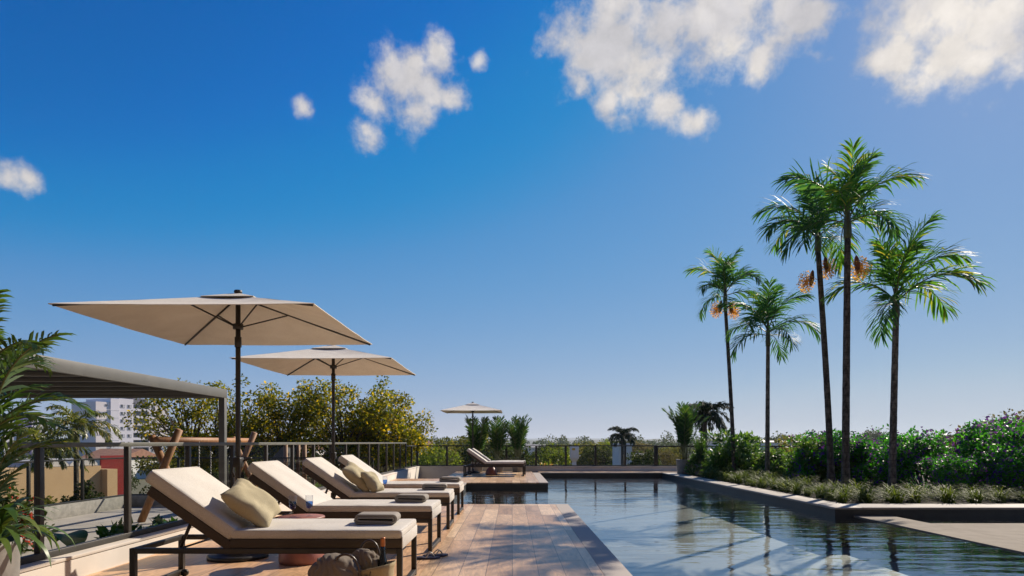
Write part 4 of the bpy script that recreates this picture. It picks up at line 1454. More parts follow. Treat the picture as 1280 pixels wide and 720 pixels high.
# strap-leaved plant in the same corner
def strap_plant(x, y, z, label):
    rng = random.Random(4)
    b = MB()
    for i in range(46):
        a = rng.uniform(0, 6.283); L = rng.uniform(0.35, 0.62); el = rng.uniform(0.4, 1.35); w = rng.uniform(0.018, 0.028)
        side = Vector((-math.sin(a), math.cos(a), 0))
        p = Vector((math.cos(a) * 0.03, math.sin(a) * 0.03, 0)); vs = []
        n = 9
        for k in range(n + 1):
            f = k / n
            e = el - 2.1 * f ** 1.3
            ww = w * (0.5 + 1.2 * f) if f < 0.4 else w * (1.0 - ((f - 0.4) / 0.6) ** 2) + 0.001
            vs += [p - side * ww, p + side * ww]
            p = p + Vector((math.cos(a) * math.cos(e), math.sin(a) * math.cos(e), math.sin(e))) * (L / n)
        b.add(vs, [(2 * k, 2 * k + 1, 2 * k + 3, 2 * k + 2) for k in range(n)], 0, True)
    o = b.build('strap_leaf_plant', M['near_leaf']); o.location = (x, y, z)
    tag(o, label, 'plant')


strap_plant(-3.24, 3.98, 0.53, 'strap-leaved plant arching out of the near pot, below the palm fronds')

# ------------------------------------------------------------------ shrubs of the garden bed
def bush_mesh(name, seed, rx, ry, h, n, s, m, flowers=0, fm=None, sprays=0, width=0.6, clumps=26, fsize=0.05):
    rng = np.random.default_rng(seed)
    cl = []
    for i in range(clumps):
        d = rng.normal(size=3); d[2] = abs(d[2]) * 0.9; d /= np.linalg.norm(d)
        r = 0.5 + 0.42 * rng.random()
        cl.append([d[0] * rx * r, d[1] * ry * r, max(0.12, 0.08 + d[2] * h * r * 1.0), 0.30 * min(rx, h) * (0.7 + 0.6 * rng.random())])
    cl = np.array(cl)
    P, dirs = crown_points(rng, n, cl, 1.0)
    P[:, 2] = np.abs(P[:, 2]) + 0.01
    if sprays:
        for i in range(sprays):
            a = rng.random() * 6.283; el = 0.75 + rng.random() * 0.6
            st = np.array([np.cos(a) * rx * 0.5, np.sin(a) * ry * 0.5, h * 0.75])
            L = 0.5 + 0.5 * rng.random()
            t = np.linspace(0, 1, 36)
            e = el - 1.9 * t
            pth = st + np.cumsum(np.stack([np.cos(a) * np.cos(e), np.sin(a) * np.cos(e), np.sin(e)], 1) * L / 36, 0)
            P = np.concatenate([P, pth + rng.normal(size=pth.shape) * 0.025])
            dirs = np.concatenate([dirs, rng.normal(size=pth.shape) + np.array([0, 0, 0.3])])
    n2 = len(P)
    D = dirs * 0.7 + rng.normal(size=(n2, 3)) * 0.6
    N = dirs * 0.4 + rng.normal(size=(n2, 3)) * 0.5 + np.array([0, 0, 0.7])
    S = s * (0.6 + 0.8 * rng.random(n2))
    V, F = leaves_np(P, D, N, S, width)
    fol = np_mesh(name + '_foliage', V, F, m)
    stem = MB()
    for i, c in enumerate(cl):
        stem.tube([(c[0] * 0.12, c[1] * 0.12, 0), (c[0] * 0.55, c[1] * 0.55, c[2] * 0.6), (c[0], c[1], c[2])], [0.016, 0.011, 0.004], 4)
    st = stem.mesh(name + '_stem', M['bark'])
    fl = None
    if flowers:
        idx = rng.choice(n2, flowers)
        Pf = P[idx] + dirs[idx] * 0.05
        V, F = leaves_np(np.repeat(Pf, 3, 0), rng.normal(size=(flowers * 3, 3)), rng.normal(size=(flowers * 3, 3)), fsize * (0.7 + 0.6 * rng.random(flowers * 3)), 0.9)
        fl = np_mesh(name + '_blossom', V, F, fm)
    return fol, st, fl


def place_bush(kind, ms, x, y, z, label, group=None, rz=0.0, sc=1.0, cat='shrub'):
    o = thing(kind, label, cat, (x, y, z), rz, group)
    o.scale = sc if isinstance(sc, tuple) else (sc, sc, sc)
    link('foliage', ms[0], o); link('stem', ms[1], o)
    if ms[2]:
        link('blossom', ms[2], o)['kind'] = 'stuff'
    return o


VB = [bush_mesh('vine', 20 + i, 1.15, 1.0, 1.55, 8500, 0.078, M['vine_leaf'], 1100, M['purple'], sprays=10, fsize=0.05) for i in range(3)]
for i, (x, y, s, lb) in enumerate(((8.75, 17.6, 0.95, 'purple-flowered bush behind the tallest palm'),
                                   (9.9, 17.4, 0.95, 'purple-flowered bush just behind the open-crowned palm'),
                                   (10.3, 16.0, 1.0, 'purple-flowered bush right beside the open-crowned palm, away from the tallest one'),
                                   (11.5, 15.2, 1.05, 'purple-flowered bush with long arching sprays in the middle of the hedge'),
                                   (12.2, 14.2, 1.05, 'purple-flowered bush nearest the edge of the view'),
                                   (11.0, 14.0, 0.80, 'lower purple-flowered bush at the front of the hedge above the stone ledge'),
                                   (12.9, 15.8, 1.15, 'tallest purple-flowered bush under the dry hilltop tree'),
                                   (9.9, 14.3, 0.62, 'small shaded flowered bush filling the hedge foot behind the grass tufts'))):
    place_bush('flowering_bush', VB[i % 3], x, y, -0.02, lb, 'purple-flowered hedge', i * 1.3, s)
SB = [bush_mesh('shrub', 40 + i, 0.95, 0.9, 1.15, 3300, 0.145, M['shrub_leaf'], 0, None, sprays=3, width=0.42) for i in range(3)]
for i, (x, y, s, lb) in enumerate(((6.95, 23.2, 0.72, 'low leafy shrub beside the far planter pots'),
                                   (7.4, 22.6, 0.78, 'glossy shrub behind the farthest of the tall palms'),
                                   (7.55, 21.3, 1.28, 'tallest glossy shrub, rising above the black railing between two palm trunks'),
                                   (8.25, 20.0, 0.76, 'glossy shrub behind the ringed pale palm trunk'),
                                   (8.6, 18.9, 0.78, 'glossy shrub midway between the pale palm trunk and the tall leaning palm'),
                                   (8.75, 17.9, 1.12, 'bright-topped glossy shrub just behind the tall leaning palm'),
                                   (9.7, 19.2, 0.85, 'glossy shrub between the leafy shrubs and the purple hedge'),
                                   (7.05, 21.6, 0.55, 'small shrub at the coping in front of the far palm'))):
    place_bush('leafy_shrub', SB[i % 3], x, y, -0.02, lb, 'glossy garden shrubs', i * 1.9, s)


def tuft_mesh(seed):
    rng = random.Random(seed)
    b = MB()
    for i in range(110):
        a = rng.uniform(0, 6.283); L = rng.uniform(0.30, 0.52); el = rng.uniform(0.6, 1.5); w = rng.uniform(0.007, 0.012)
        side = Vector((-math.sin(a), math.cos(a), 0))
        r = rng.uniform(0, 0.08)
        a0 = rng.uniform(0, 6.283)
        p = Vector((math.cos(a0) * r, math.sin(a0) * r, 0)); vs = []
        for k in range(5):
            f = k / 4
            e = el - 2.2 * f ** 1.4
            ww = w * (1 - 0.85 * f)
            vs += [p - side * ww, p + side * ww]
            p = p + Vector((math.cos(a) * math.cos(e), math.sin(a) * math.cos(e), math.sin(e))) * (L / 4)
        b.add(vs, [(2 * k, 2 * k + 1, 2 * k + 3, 2 * k + 2) for k in range(4)], 0, False)
    return b.mesh('grass_tuft', M['tuft_leaf'])


TM = [tuft_mesh(i) for i in range(4)]
rng1 = random.Random(21)
tuft_spots = []
y = 12.45
while y < 21.8:
    tuft_spots.append((6.48 + rng1.uniform(-0.08, 0.1), y, 'side'))
    tuft_spots.append((6.92 + rng1.uniform(-0.1, 0.1), y + 0.2, 'side2'))
    if y > 13:
        tuft_spots.append((7.30 + rng1.uniform(-0.1, 0.1), y + rng1.uniform(-0.1, 0.2), 'side2'))
    y += rng1.uniform(0.44, 0.60)
x = 6.9
while x < 10.6:
    tuft_spots.append((x, 12.38 + rng1.uniform(-0.08, 0.1), 'front'))
    tuft_spots.append((x + 0.2, 12.80 + rng1.uniform(-0.1, 0.1), 'front2'))
    tuft_spots.append((x, 13.25 + rng1.uniform(-0.1, 0.1), 'front2'))
    x += rng1.uniform(0.44, 0.60)
LBL = {'side': 'arching grass tuft in the front row along the pool coping', 'side2': 'arching grass tuft in the back rows between coping and palms',
       'front': 'arching grass tuft in the front row above the stone ledge', 'front2': 'arching grass tuft behind the front row by the purple hedge'}
GRP = {'side': 'grass tufts lining the coping', 'side2': 'grass tufts behind the lining row', 'front': 'grass tufts above the ledge', 'front2': 'grass tufts at the hedge foot'}
for i, (x, y, k) in enumerate(tuft_spots):
    o = link('grass_tuft', TM[i % 4]); o.location = (x, y, -0.02); s = rng1.uniform(0.85, 1.3); o.scale = (s, s, s * rng1.uniform(0.8, 1.05)); o.rotation_euler = (0, 0, rng1.uniform(0, 6))
    tag(o, LBL[k], 'grass tuft', GRP[k])

# ------------------------------------------------------------------ golden trees behind the railing
GT = [tree_mesh('golden_tree', 70 + i, 4.7, 1.9, 0.9, 50, 7200, 0.112, M['gold_leaf'], M['bark'], trunk_r=0.11, clump_r=0.28, stems=2, low=0.55, width=0.7) for i in range(3)]
for i, (px, Y, s, lb) in enumerate(((232, 24.5, 0.95, 'golden-leaved tree half hidden behind the pergola post, in front of the tower blocks'),
                                    (305, 25.0, 1.0, 'golden-leaved tree just past the pergola, behind the nearest parasol pole'),
                                    (365, 25.6, 0.97, 'golden-leaved tree between the two near parasol poles'),
                                    (425, 25.2, 0.98, 'golden-leaved tree right behind the second parasol pole'),
                                    (478, 26.0, 1.02, 'golden-leaved tree under the tip of the second parasol'),
                                    (494, 26.8, 0.86, 'golden-leaved tree at the open end of the row, nearest the far parasol'))):
    place_tree('golden_tree', GT[i % 3], ((px - 640) / 800 * Y, Y, -0.8), lb, rz=i * 1.7, sc=s, group='row of golden-leaved trees')

# plants in the bed along the glass railing and on the patio
BB = [bush_mesh('bed_plant', 80 + i, 0.42, 0.42, 0.42, 420, 0.15, M['bed_leaf'], 0, None, width=0.5, clumps=12) for i in range(2)]
for i, (x, y, s, lb) in enumerate(((-4.5, 7.55, 0.95, 'low leafy plant in the bed behind the glass, beside the swing leg'),
                                   (-4.65, 8.4, 0.8, 'low leafy plant in the bed behind the glass, behind the nearest backrest'),
                                   (-4.4, 9.9, 0.9, 'low leafy plant in the bed behind the glass, by the second lounger backrest'),
                                   (-4.5, 12.2, 0.9, 'low leafy plant in the bed behind the glass, by the third lounger backrest'),
                                   (-4.5, 14.6, 0.9, 'low leafy plant in the bed behind the glass, by the last lounger backrest'))):
    place_bush('bed_plant', BB[i % 2], x, y, -0.30, lb, 'leafy plants in the bed behind the railing', i, s, cat='plant')
# big-leaved plant
t = thing('elephant_ear', 'plant with large paddle leaves in the bed beside a railing post', 'plant', (-4.55, 6.75, -0.3), 0)
rng2 = random.Random(8)
for (a, el, L, wd) in ((2.6, 1.25, 0.62, 0.17), (0.8, 0.9, 0.45, 0.15), (3.9, 0.8, 0.45, 0.15), (5.3, 0.7, 0.4, 0.14), (1.7, 0.6, 0.42, 0.14)):
    b = MB()
    d = Vector((math.cos(a) * math.cos(el), math.sin(a) * math.cos(el), math.sin(el))); side = Vector((-math.sin(a), math.cos(a), 0))
    s0 = d * L * 0.55
    vs = []
    for k in range(9):
        f = k / 8
        w_ = wd * math.sin(math.pi * (0.08 + 0.92 * f)) ** 0.8 * (1.15 - 0.5 * f)
        c = s0 + (d * (1 - 0.5 * f) + Vector((math.cos(a), math.sin(a), -0.5 * f)) * f * 0.8) * L * 0.7 * f
        vs += [c - side * w_ + Vector((0, 0, w_ * 0.25)), c, c + side * w_ + Vector((0, 0, w_ * 0.25))]
    fs = []
    for k in range(8):
        fs += [(3 * k, 3 * k + 1, 3 * k + 4, 3 * k + 3), (3 * k + 1, 3 * k + 2, 3 * k + 5, 3 * k + 4)]
    b.add(vs, fs, 1, True)
    b.tube([(0, 0, 0), s0 * 0.5 + Vector((0, 0, 0.02)), s0], [0.012, 0.01, 0.007], 5, mi=0)
    b.build('leaf', [M['rachis'], M['bed_leaf']], t)
# ground cover carpet along the glass
rng = np.random.default_rng(9)
n = 5200
P = np.stack([-5.28 + 1.26 * rng.random(n), 3.2 + 15.5 * rng.random(n), -0.30 + 0.10 * rng.random(n)], 1)
V, F = leaves_np(P, rng.normal(size=(n, 3)) + np.array([0, 0, 0.5]), rng.normal(size=(n, 3)) * 0.5 + np.array([0, 0, 1]), 0.05 + 0.05 * rng.random(n), 0.7)
o = link('ground_cover', np_mesh('ground_cover', V, F, M['deep_leaf'])); tag(o, 'dark low ground cover in the bed behind the glass railing', 'ground cover', kind='stuff')
RB = bush_mesh('red_bush', 91, 0.9, 0.8, 1.2, 2200, 0.10, M['deep_leaf'], 90, M['red'], fsize=0.08)
place_bush('red_flower_bush', RB, -8.6, 10.3, -0.72, 'red-flowered bush on the patio behind the near potted palm', None, 0.4, 1.0)
PB = [bush_mesh('patio_bush', 95 + i, 0.55, 0.5, 0.7, 1100, 0.10, M['olive_leaf'] if i else M['deep_leaf'], 0, None, clumps=16) for i in range(2)]
for i, (x, y, s, lb) in enumerate(((-11.85, 14.2, 1.0, 'dark rounded bush against the tan wall beyond the parapet fence'),
                                   (-11.9, 16.2, 0.8, 'olive bush against the tan wall beyond the parapet fence'),
                                   (-11.9, 17.9, 1.0, 'yellowish bush below the red panel beyond the parapet fence'))):
    place_bush('patio_bush', PB[i % 2], x, y, -0.75, lb, 'bushes beyond the parapet fence', i * 2, s)
# ------------------------------------------------------------------ beyond the podium
def PX(px, Y):
    return (px - 640) / 800 * Y


# queen palms on the street side
QF = {}
for k, (el, dr) in enumerate(((62, 100), (30, 110), (5, 90))):
    QF[k] = frond_mesh('queen_frond', 2.6, R(el), R(dr), 38, 0.50, 0.075, 130 + k, plum=0.9, leaf_m=M['queen_leaf'], hang=0.7)
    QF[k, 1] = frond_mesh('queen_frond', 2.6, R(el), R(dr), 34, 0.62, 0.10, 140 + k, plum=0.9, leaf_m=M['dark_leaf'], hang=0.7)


def queen(x, y, zb, h, fs, label, seed, dark=False, n=15, rad=0.10):
    rng = random.Random(seed)
    t = thing('queen_palm', label, 'palm tree', (x, y, zb))
    b = MB(); b.tube([(0, 0, 0), (0.02, 0, h * 0.5), (0, 0, h)], [rad * 1.3, rad, rad * 0.85], 10); b.build('trunk', M['palm_bark'], t)
    for i in range(n):
        f = i / (n - 1); k = min(2, int(f * 3))
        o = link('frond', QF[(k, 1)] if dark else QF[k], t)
        a = i * 2.4 + rng.uniform(-0.3, 0.3)
        o.location = (0, 0, h); s = fs * rng.uniform(0.85, 1.1); o.scale = (s, s, s); o.rotation_euler = (rng.uniform(-.15, .15), rng.uniform(-.1, .1), a)
    return t


queen(PX(95, 25), 25, -5.0, 6.75, 0.62, 'full queen palm rising before the tan building, closest to the tower blocks', 31, n=15)
queen(PX(52, 23), 23, -5.0, 5.9, 0.70, 'queen palm beside the larger one, partly behind the near potted palm', 32)
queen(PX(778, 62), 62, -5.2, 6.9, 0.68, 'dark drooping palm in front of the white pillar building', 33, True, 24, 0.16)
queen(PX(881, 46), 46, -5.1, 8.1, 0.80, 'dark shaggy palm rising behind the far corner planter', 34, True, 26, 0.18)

# tan building with white canopies; its long wall runs away from the viewer and catches the sun
t = thing('tan_building', 'tan walled low building beyond the parapet, with white domed canopies', 'building', (-26.4, 36.0, -5.0), math.atan2(0.95, 0.3))
b = MB(); b.box(-5.0, 3.6, 0, 7, 0, 4.72); b.build('wall', M['wall_tan'], t)
b = MB(); b.box(3.604, 4.3, -0.5, 6, 0, 4.5); b.build('wall', M['wall_tan'], t)
b = MB()
for (x0, x1) in ((-0.2, 1.7), (1.75, 3.55)):
    n = 12; xc, xr = (x0 + x1) / 2, (x1 - x0) / 2
    for k in range(n):
        a0, a1 = math.pi * k / n, math.pi * (k + 1) / n
        p = [(xc - math.cos(a) * xr, yy, 4.75 + math.sin(a) * 0.42) for yy in (0.2, 5.0) for a in (a0, a1)]
        b.add([p[0], p[1], p[3], p[2]], [(0, 1, 2, 3)], 0, True)
    b.add([(xc - math.cos(math.pi * k / n) * xr, 0.2, 4.75 + math.sin(math.pi * k / n) * 0.42) for k in range(n + 1)], [tuple(range(n + 1))[::-1]], 0)
b.build('canopy_roof', M['roof_white'], t)
t = thing('red_hoarding', 'plain red hoarding panel beside the tan building', 'hoarding', (PX(142, 44), 44, -5.0), R(66))
b = MB(); b.box(-0.85, 0.75, 0, 0.12, 1.0, 5.25); b.build('panel', M['red_paint'], t)
b = MB(); b.box(-0.8, -0.68, 0.13, 0.25, 0, 5.1); b.build('post', M['black_metal'], t)
b = MB(); b.box(0.55, 0.67, 0.13, 0.25, 0, 5.1); b.build('post', M['black_metal'], t)


# apartment towers
WIN = MB(); WIN.box(-0.62, 0.62, -0.03, 0.08, -0.62, 0.62); WIN = WIN.mesh('window', M['window'])
FRM = MB()
for (x0, x1, z0, z1) in ((-0.72, 0.72, 0.62, 0.72), (-0.72, 0.72, -0.74, -0.62), (-0.72, -0.62, -0.62, 0.62), (0.62, 0.72, -0.62, 0.62), (-0.04, 0.04, -0.62, 0.62)):
    FRM.box(x0, x1, -0.06, 0.0, z0, z1)
FRM = FRM.mesh('frame', M['roller'])
SHT = MB(); SHT.box(0.05, 0.62, -0.05, -0.035, -0.60, 0.62); SHT = SHT.mesh('shutter', M['roller'])


def window(parent, x, y, z, sx=1.0, sz=1.0, shutter=False):
    o = link('window', WIN, parent); o.location = (x, y, z); o.scale = (sx, 1, sz)
    link('frame', FRM, o)
    if shutter:
        link('shutter', SHT, o)


rngw = random.Random(12)
D = 240.0
t = thing('apartment_tower', 'pale grey apartment tower with a dark balcony bay behind the golden trees', 'building', (PX(160, D), D, -8.0), R(66))
k = D / 800 * 1.045
kz = D / 800
def bx(px0, px1, y0, y1, z1, m, name='wall'):
    b = MB(); b.box((px0 - 160) * k, (px1 - 160) * k, y0, y1, 0, z1); return b.build(name, m, t)
top = 8 + 1.15 + 53 * kz
bx(122, 138.3, 0.25, 14, top - 1.2, M['wall_pale'])
bx(138.6, 149, -0.15, 14, top + 0.2, M['wall_grey'])
bx(149.2, 166.8, 0.0, 14, top + 0.4, M['wall_grey'])
bx(187.4, 202, 0.1, 14, top - 0.4, M['wall_pale'])
bx(202.4, 214, 0.35, 14, top - 2.4, M['wall_pale'])
bay = bx(167, 187.2, 0.5, 14, top + 0.9, M['balcony'], 'balcony_bay')
fl = 9.2 * kz
for i in range(10):
    z = top - 2.4 - i * fl
    if z < 2:
        break
    window(t, (137 - 160) * k - 0.9, 0.22, z, 0.6, 0.6)
    window(t, (153.5 - 160) * k, -0.03, z, 1.2, 0.85, rngw.random() < 0.7)
    window(t, (162 - 160) * k, -0.03, z, 1.1, 0.85, rngw.random() < 0.7)
    window(t, (193 - 160) * k, 0.07, z, 1.0, 0.85, rngw.random() < 0.5)
    s = MB(); s.box((167.1 - 160) * k, (187.1 - 160) * k, 0.05, 0.49, z - 1.55, z - 0.62); s.build('balcony', M['wall_grey'], t)
    for c in (171.8, 182.0):
        o = link('window', WIN, t); o.location = ((c - 160) * k, 0.47, z + 0.15); o.scale = (1.9, 1, 1.1)
    b = MB(); b.box((122.3 - 160) * k, (149 - 160) * k, -0.21, -0.153, z - 1.7, z - 1.55); b.build('floor_band', M['wall_white'], t)
D2 = 255.0
t = thing('apartment_tower', 'white apartment block with a blue-violet stripe behind the near potted palm', 'building', (PX(42, D2), D2, -8.0), R(66))
k2 = D2 / 800 * 1.0
for (a, b_, m, y0, hh) in ((10, 24, 'wall_white', 0.4, 30), (24.3, 40, 'wall_blue', 0.0, 33), (40.3, 56, 'wall_white', 0.3, 33)):
    b = MB(); b.box((a - 42) * k2, (b_ - 42) * k2, y0, 13, 0, (8 + 1.15 + hh * k2)); b.build('wall', M[m], t)
for i in range(7):
    z = 8 + 1.15 + (30 - 9 * i) * D2 / 800 - 1.0
    for c in (17, 32, 44, 51):
        window(t, (c - 42) * k2, {17: 0.37, 32: -0.03}.get(c, 0.27), z, 0.8, 0.7, rngw.random() < 0.4)

# white pillar box with yellow plate
t = thing('white_pylon', 'white pylon with a narrowed foot and a small yellow plate, behind the black railing', 'pylon', (PX(717.8, 40), 40, -5.0))
s = 40 / 800
b = MB()
hwx = 5.1 * s; zc0 = 5 + 1.15 - 20 * s; zc1 = 5 + 1.15 - 4.5 * s; zn = 5 + 1.15 - 24 * s
b.box(-hwx, hwx, -hwx, hwx, zc0, zc1, bevel=0.02)
n_ = 2.4 * s
b.add([(-hwx, -hwx, zc0 - .002), (hwx, -hwx, zc0 - .002), (hwx, hwx, zc0 - .002), (-hwx, hwx, zc0 - .002), (-n_, -n_, zn), (n_, -n_, zn), (n_, n_, zn), (-n_, n_, zn)],
      [(0, 4, 5, 1), (1, 5, 6, 2), (2, 6, 7, 3), (3, 7, 4, 0), (0, 1, 2, 3), (7, 6, 5, 4)])
b.build('head', M['wall_white'], t)
b = MB(); b.box(-n_, n_, -n_, n_, 0, zn - 0.002); b.build('stem', M['wall_white'], t)
b = MB(); b.box(-3.2 * s, 0.6 * s, -hwx - 0.02, -hwx - 0.002, zc1 - 5.3 * s, zc1 - 2.6 * s); b.build('plate', M['yellow_paint'], t)

# low white buildings
def house(name, label, x0, x1, y, d, zb, zt, wall, roof, gable=0.0, nwin=0):
    t = thing(name, label, 'building', ((x0 + x1) / 2, y, zb))
    hw = (x1 - x0) / 2; h = zt - zb
    b = MB(); b.box(-hw, hw, 0, d, 0, h); b.build('wall', M[wall], t)
    b = MB()
    if gable:
        e = 0.4
        b.add([(-hw - e, -e, h + .004), (hw + e, -e, h + .004), (hw + e, d + e, h + .004), (-hw - e, d + e, h + .004), (-hw - e, d / 2, h + gable), (hw + e, d / 2, h + gable)],
              [(0, 1, 5, 4), (2, 3, 4, 5), (0, 4, 3), (1, 2, 5), (3, 2, 1, 0)])
    else:
        b.box(-hw - 0.2, hw + 0.2, -0.2, d + 0.2, h + 0.003, h + 0.25)
    b.build('roof', M[roof], t)
    for i in range(nwin):
        o = link('window', WIN, t); o.location = (-hw + (i + 0.5) * 2 * hw / nwin, -0.03, h * 0.55); o.scale = (1, 1, 0.8)
    return t


house('white_tower_house', 'narrow white pillar-like building behind the dark drooping palm', PX(774, 75), PX(790, 75), 75, 5, -5.2, 1.15 - 3.5 * 75 / 800, 'wall_white', 'roof_white')
house('low_house', 'long low white-roofed house in front of the white pillar building', PX(752, 120), PX(812, 120), 120, 14, -6, 1.15 - 20 * 120 / 800, 'wall_white', 'roof_white', 0.9, 6)
house('low_house', 'low pinkish house with a clay roof beyond the pylon', PX(712, 160), PX(752, 160), 160, 12, -7, 1.15 - 20.5 * .2, 'wall_pale', 'roof_white', 0.8, 4)
house('low_house', 'clay-roofed house near the far corner of the pool', PX(800, 150), PX(845, 150), 150, 12, -7, 1.15 - 22 * .1875, 'wall_pale', 'roof_tile', 1.6, 4)
house('white_hall', 'long white hall seen between the palm trunks above the shrubs', PX(925, 170), PX(1012, 170), 170, 30, -7, 1.15 + 0.2 * .2125, 'wall_white', 'roof_white', 0.5, 0)
house('low_house', 'white house glimpsed past the railing corner beside the golden trees', PX(512, 190), PX(536, 190), 190, 10, -7, 1.15 - 4 * .2375, 'wall_white', 'roof_tile', 1.5, 3)
house('low_house', 'pale house among trees behind the potted palms', PX(655, 210), PX(682, 210), 210, 10, -7, 1.15 - 6 * .2625, 'wall_pale', 'roof_white', 0.8, 3)
house('low_house', 'white house behind the tan building under the queen palms', PX(100, 110), PX(150, 110), 110, 12, -6, 1.15 - 20 * .1375, 'wall_white', 'roof_tile', 1.6, 4)
house('low_house', 'white house behind the swing set, below the golden trees', PX(215, 120), PX(262, 120), 120, 12, -6, 1.15 - 8 * .15, 'wall_white', 'roof_white', 1.0, 4)
house('low_house', 'white house behind the golden trees and second parasol', PX(330, 130), PX(385, 130), 130, 12, -6, 1.15 - 9 * .1625, 'wall_pale', 'roof_tile', 1.2, 4)

# trees of the neighbourhood
BT = {'olive': [tree_mesh('olive_tree', 200 + i, 7.0, 3.2, 1.6, 38, 4200, 0.30, M['olive_leaf'], M['bark'], 0.2, clump_r=0.34, width=0.75) for i in range(2)],
      'green': [tree_mesh('green_tree', 210 + i, 6.0, 2.9, 1.2, 34, 4000, 0.28, M['green_leaf'], M['bark'], 0.18, clump_r=0.36, width=0.75) for i in range(2)],
      'deep': [tree_mesh('dark_tree', 220 + i, 7.5, 3.2, 1.8, 38, 4200, 0.30, M['deep_leaf'], M['bark'], 0.22, clump_r=0.34, width=0.75) for i in range(2)],
      'dry': [tree_mesh('dry_tree', 230 + i, 7.0, 3.6, 1.5, 46, 9000, 0.20, M['dry_leaf'], M['bark'], 0.22, clump_r=0.34, width=0.6) for i in range(2)]}
HGT = {'olive': 7.0, 'green': 6.0, 'deep': 7.5, 'dry': 7.0}
NB = [  # px, py of the top, distance, kind, width scale, label
    (533, 561, 60, 'green', 0.9, 'round green tree nearest the golden trees behind the far railing'),
    (548, 566, 46, 'green', 0.8, 'low bright green bushy tree behind the far railing, nearest the golden trees'),
    (560, 556, 70, 'olive', 0.9, 'olive-coloured tree behind the far railing, before the far parasol'),
    (583, 541, 62, 'olive', 1.1, 'tall olive tree rising behind the far parasol pole'),
    (608, 549, 58, 'deep', 1.0, 'dark tree between the first two potted palms'),
    (636, 556, 52, 'deep', 0.9, 'dark tree between the last two potted palms'),
    (672, 563, 110, 'deep', 1.0, 'dark distant tree just past the last potted palm'),
    (692, 561, 64, 'green', 0.85, 'light green round tree beside the white pylon'),
    (684, 555, 130, 'deep', 1.2, 'dark distant tree above the light green round one'),
    (727, 551, 90, 'olive', 1.3, 'broad olive tree behind the white pylon'),
    (752, 556, 85, 'deep', 1.1, 'dark tree between the pylon and the drooping palm'),
    (764, 553, 100, 'green', 1.2, 'yellow-green tree left open beside the drooping palm'),
    (806, 561, 66, 'deep', 0.8, 'dark rounded tree beyond the white pillar building'),
    (798, 551, 130, 'dry', 1.2, 'bare-looking dry tree behind the white pillar building'),
    (827, 560, 90, 'dry', 1.0, 'dry brownish tree by the railing corner'),
    (838, 557, 120, 'olive', 1.0, 'olive tree behind the far corner planter'),
    (996, 545, 64, 'olive', 1.0, 'olive tree beyond the shrubs between the pale and tall palms'),
    (980, 556, 60, 'olive', 0.7, 'small olive tree in front of the long white hall'),
    (964, 546, 330, 'deep', 1.0, 'distant dark tree above the white hall roof'),
    (983, 543, 360, 'dry', 1.1, 'distant greyish tree above the white hall, beside the darker one'),
    (1092, 538, 330, 'deep', 1.4, 'distant tree beyond the hedge, next to the open-crowned palm trunk'),
    (1078, 545, 300, 'deep', 1.0, 'lower distant tree beyond the hedge between the palm trunks'),
    (1184, 543, 320, 'deep', 1.2, 'distant tree beyond the middle of the purple hedge'),
    (1252, 523, 42, 'dry', 1.25, 'dry domed tree beyond the hedge at the edge of the view'),
    (1290, 519, 46, 'dry', 1.3, 'larger dry domed tree at the very edge of the view'),
    (150, 580, 60, 'deep', 0.8, 'dark tree behind the red hoarding'),
    (205, 566, 52, 'olive', 0.9, 'olive tree behind the crossed swing legs'),
    (250, 566, 56, 'deep', 1.0, 'dark tree behind the swing chains'),
    (300, 564, 60, 'olive', 1.0, 'olive tree low behind the golden trees and pergola post'),
    (395, 566, 62, 'deep', 1.0, 'dark tree low behind the second parasol pole'),
    (455, 566, 60, 'olive', 1.0, 'olive tree low behind the golden trees, by the fourth lounger'),
    (498, 563, 66, 'deep', 0.9, 'dark tree behind the end of the grey railing'),
    (30, 566, 40, 'deep', 0.9, 'dark tree behind the near potted palm and queen palms')]
for i, (px, py, Y, kd, ws, lb) in enumerate(NB):
    zb = -5.0 - 4.0 * min(1, max(0, (Y - 80) / 500)) - 0.05
    zt = 1.15 + (553 - py) / 800 * Y
    s = (zt - zb) / HGT[kd]
    place_tree({'olive': 'olive_tree', 'green': 'green_tree', 'deep': 'dark_tree', 'dry': 'dry_tree'}[kd], BT[kd][i % 2], (PX(px, Y), Y, zb), lb, rz=i * 1.1, sc=(s * ws, s * ws, s), group='neighbourhood trees')
OB = bush_mesh('orange_bush', 240, 1.7, 1.4, 1.9, 1600, 0.2, M['green_leaf'], 420, M['orange'], fsize=0.2)
place_bush('orange_flower_bush', OB, PX(676, 41), 41, -2.0, 'orange-yellow flowering bush behind the railing beside the light green tree', None, 0.3, (0.9, 0.9, 1.05))
YB = bush_mesh('yellow_bush', 241, 1.0, 0.9, 1.2, 900, 0.16, M['green_leaf'], 200, M['orange'], fsize=0.15)
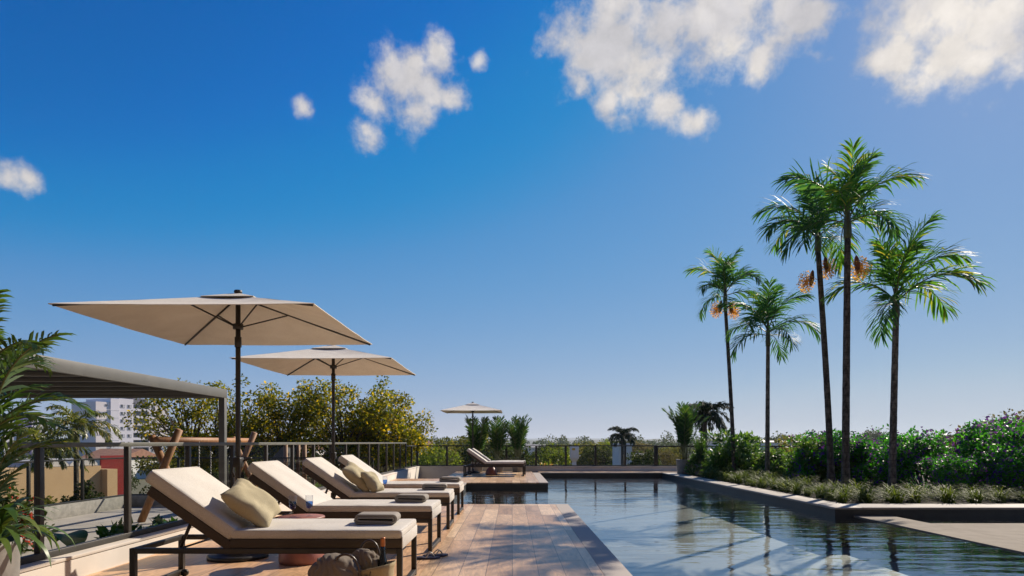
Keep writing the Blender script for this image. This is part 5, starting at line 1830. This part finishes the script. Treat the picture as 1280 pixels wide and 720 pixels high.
place_bush('orange_flower_bush', YB, PX(661, 40), 40, -1.55, 'yellowish flowering bush behind the railing just past the potted palms', None, 1.3, 0.9)
slab('terrace', [(PX(600, 40), PX(800, 40), 36.5, 46)], -5.2, -2.0, M['soil'])

# far wood and scattered town, seen as one mass
rng = np.random.default_rng(77)
Ps, Ds, Ns, Ss = [], [], [], []
for i in range(460):
    y = 230 + 900 * rng.random() ** 1.3
    x = (rng.random() * 2 - 1) * y * 0.95
    zb = -5.0 - 4.0 * min(1, max(0, (y - 80) / 500))
    h = 6.5 + 7.5 * rng.random(); r = 3.0 + 3.5 * rng.random()
    n = 330
    d = rng.normal(size=(n, 3)); d /= np.linalg.norm(d, axis=1, keepdims=True)
    P = np.array([x, y, zb + h * 0.45]) + d * np.array([r, r, h * 0.55]) * (0.7 + 0.3 * rng.random(n))[:, None]
    Ps.append(P); Ds.append(d + rng.normal(size=(n, 3)) * 0.8); Ns.append(d + np.array([0, 0, 0.5])); Ss.append(np.full(n, 0.35 + 0.0016 * y))
V, F = leaves_np(np.concatenate(Ps), np.concatenate(Ds), np.concatenate(Ns), np.concatenate(Ss), 0.9)
o = link('far_treeline', np_mesh('far_treeline', V, F, M['deep_leaf'])); tag(o, 'far-off mass of trees reaching to the hazy hills', 'trees', kind='stuff')

# ------------------------------------------------------------------ the air
HAZE = True
if HAZE:
    b = MB(); b.box(-9500, 9500, -600, 9500, -14, 92)
    m = bpy.data.materials.new('haze'); m.use_nodes = True
    nt = m.node_tree
    for n in list(nt.nodes):
        nt.nodes.remove(n)
    pv = nt.nodes.new('ShaderNodeVolumePrincipled')
    pv.inputs['Color'].default_value = (0.80, 0.89, 1.0, 1)
    pv.inputs['Density'].default_value = 0.00015
    pv.inputs['Anisotropy'].default_value = 0.2
    mo = nt.nodes.new('ShaderNodeOutputMaterial')
    nt.links.new(pv.outputs[0], mo.inputs['Volume'])
    o = b.build('haze', m)
    tag(o, 'thin pale haze lying over the distant hills', 'haze', kind='stuff')
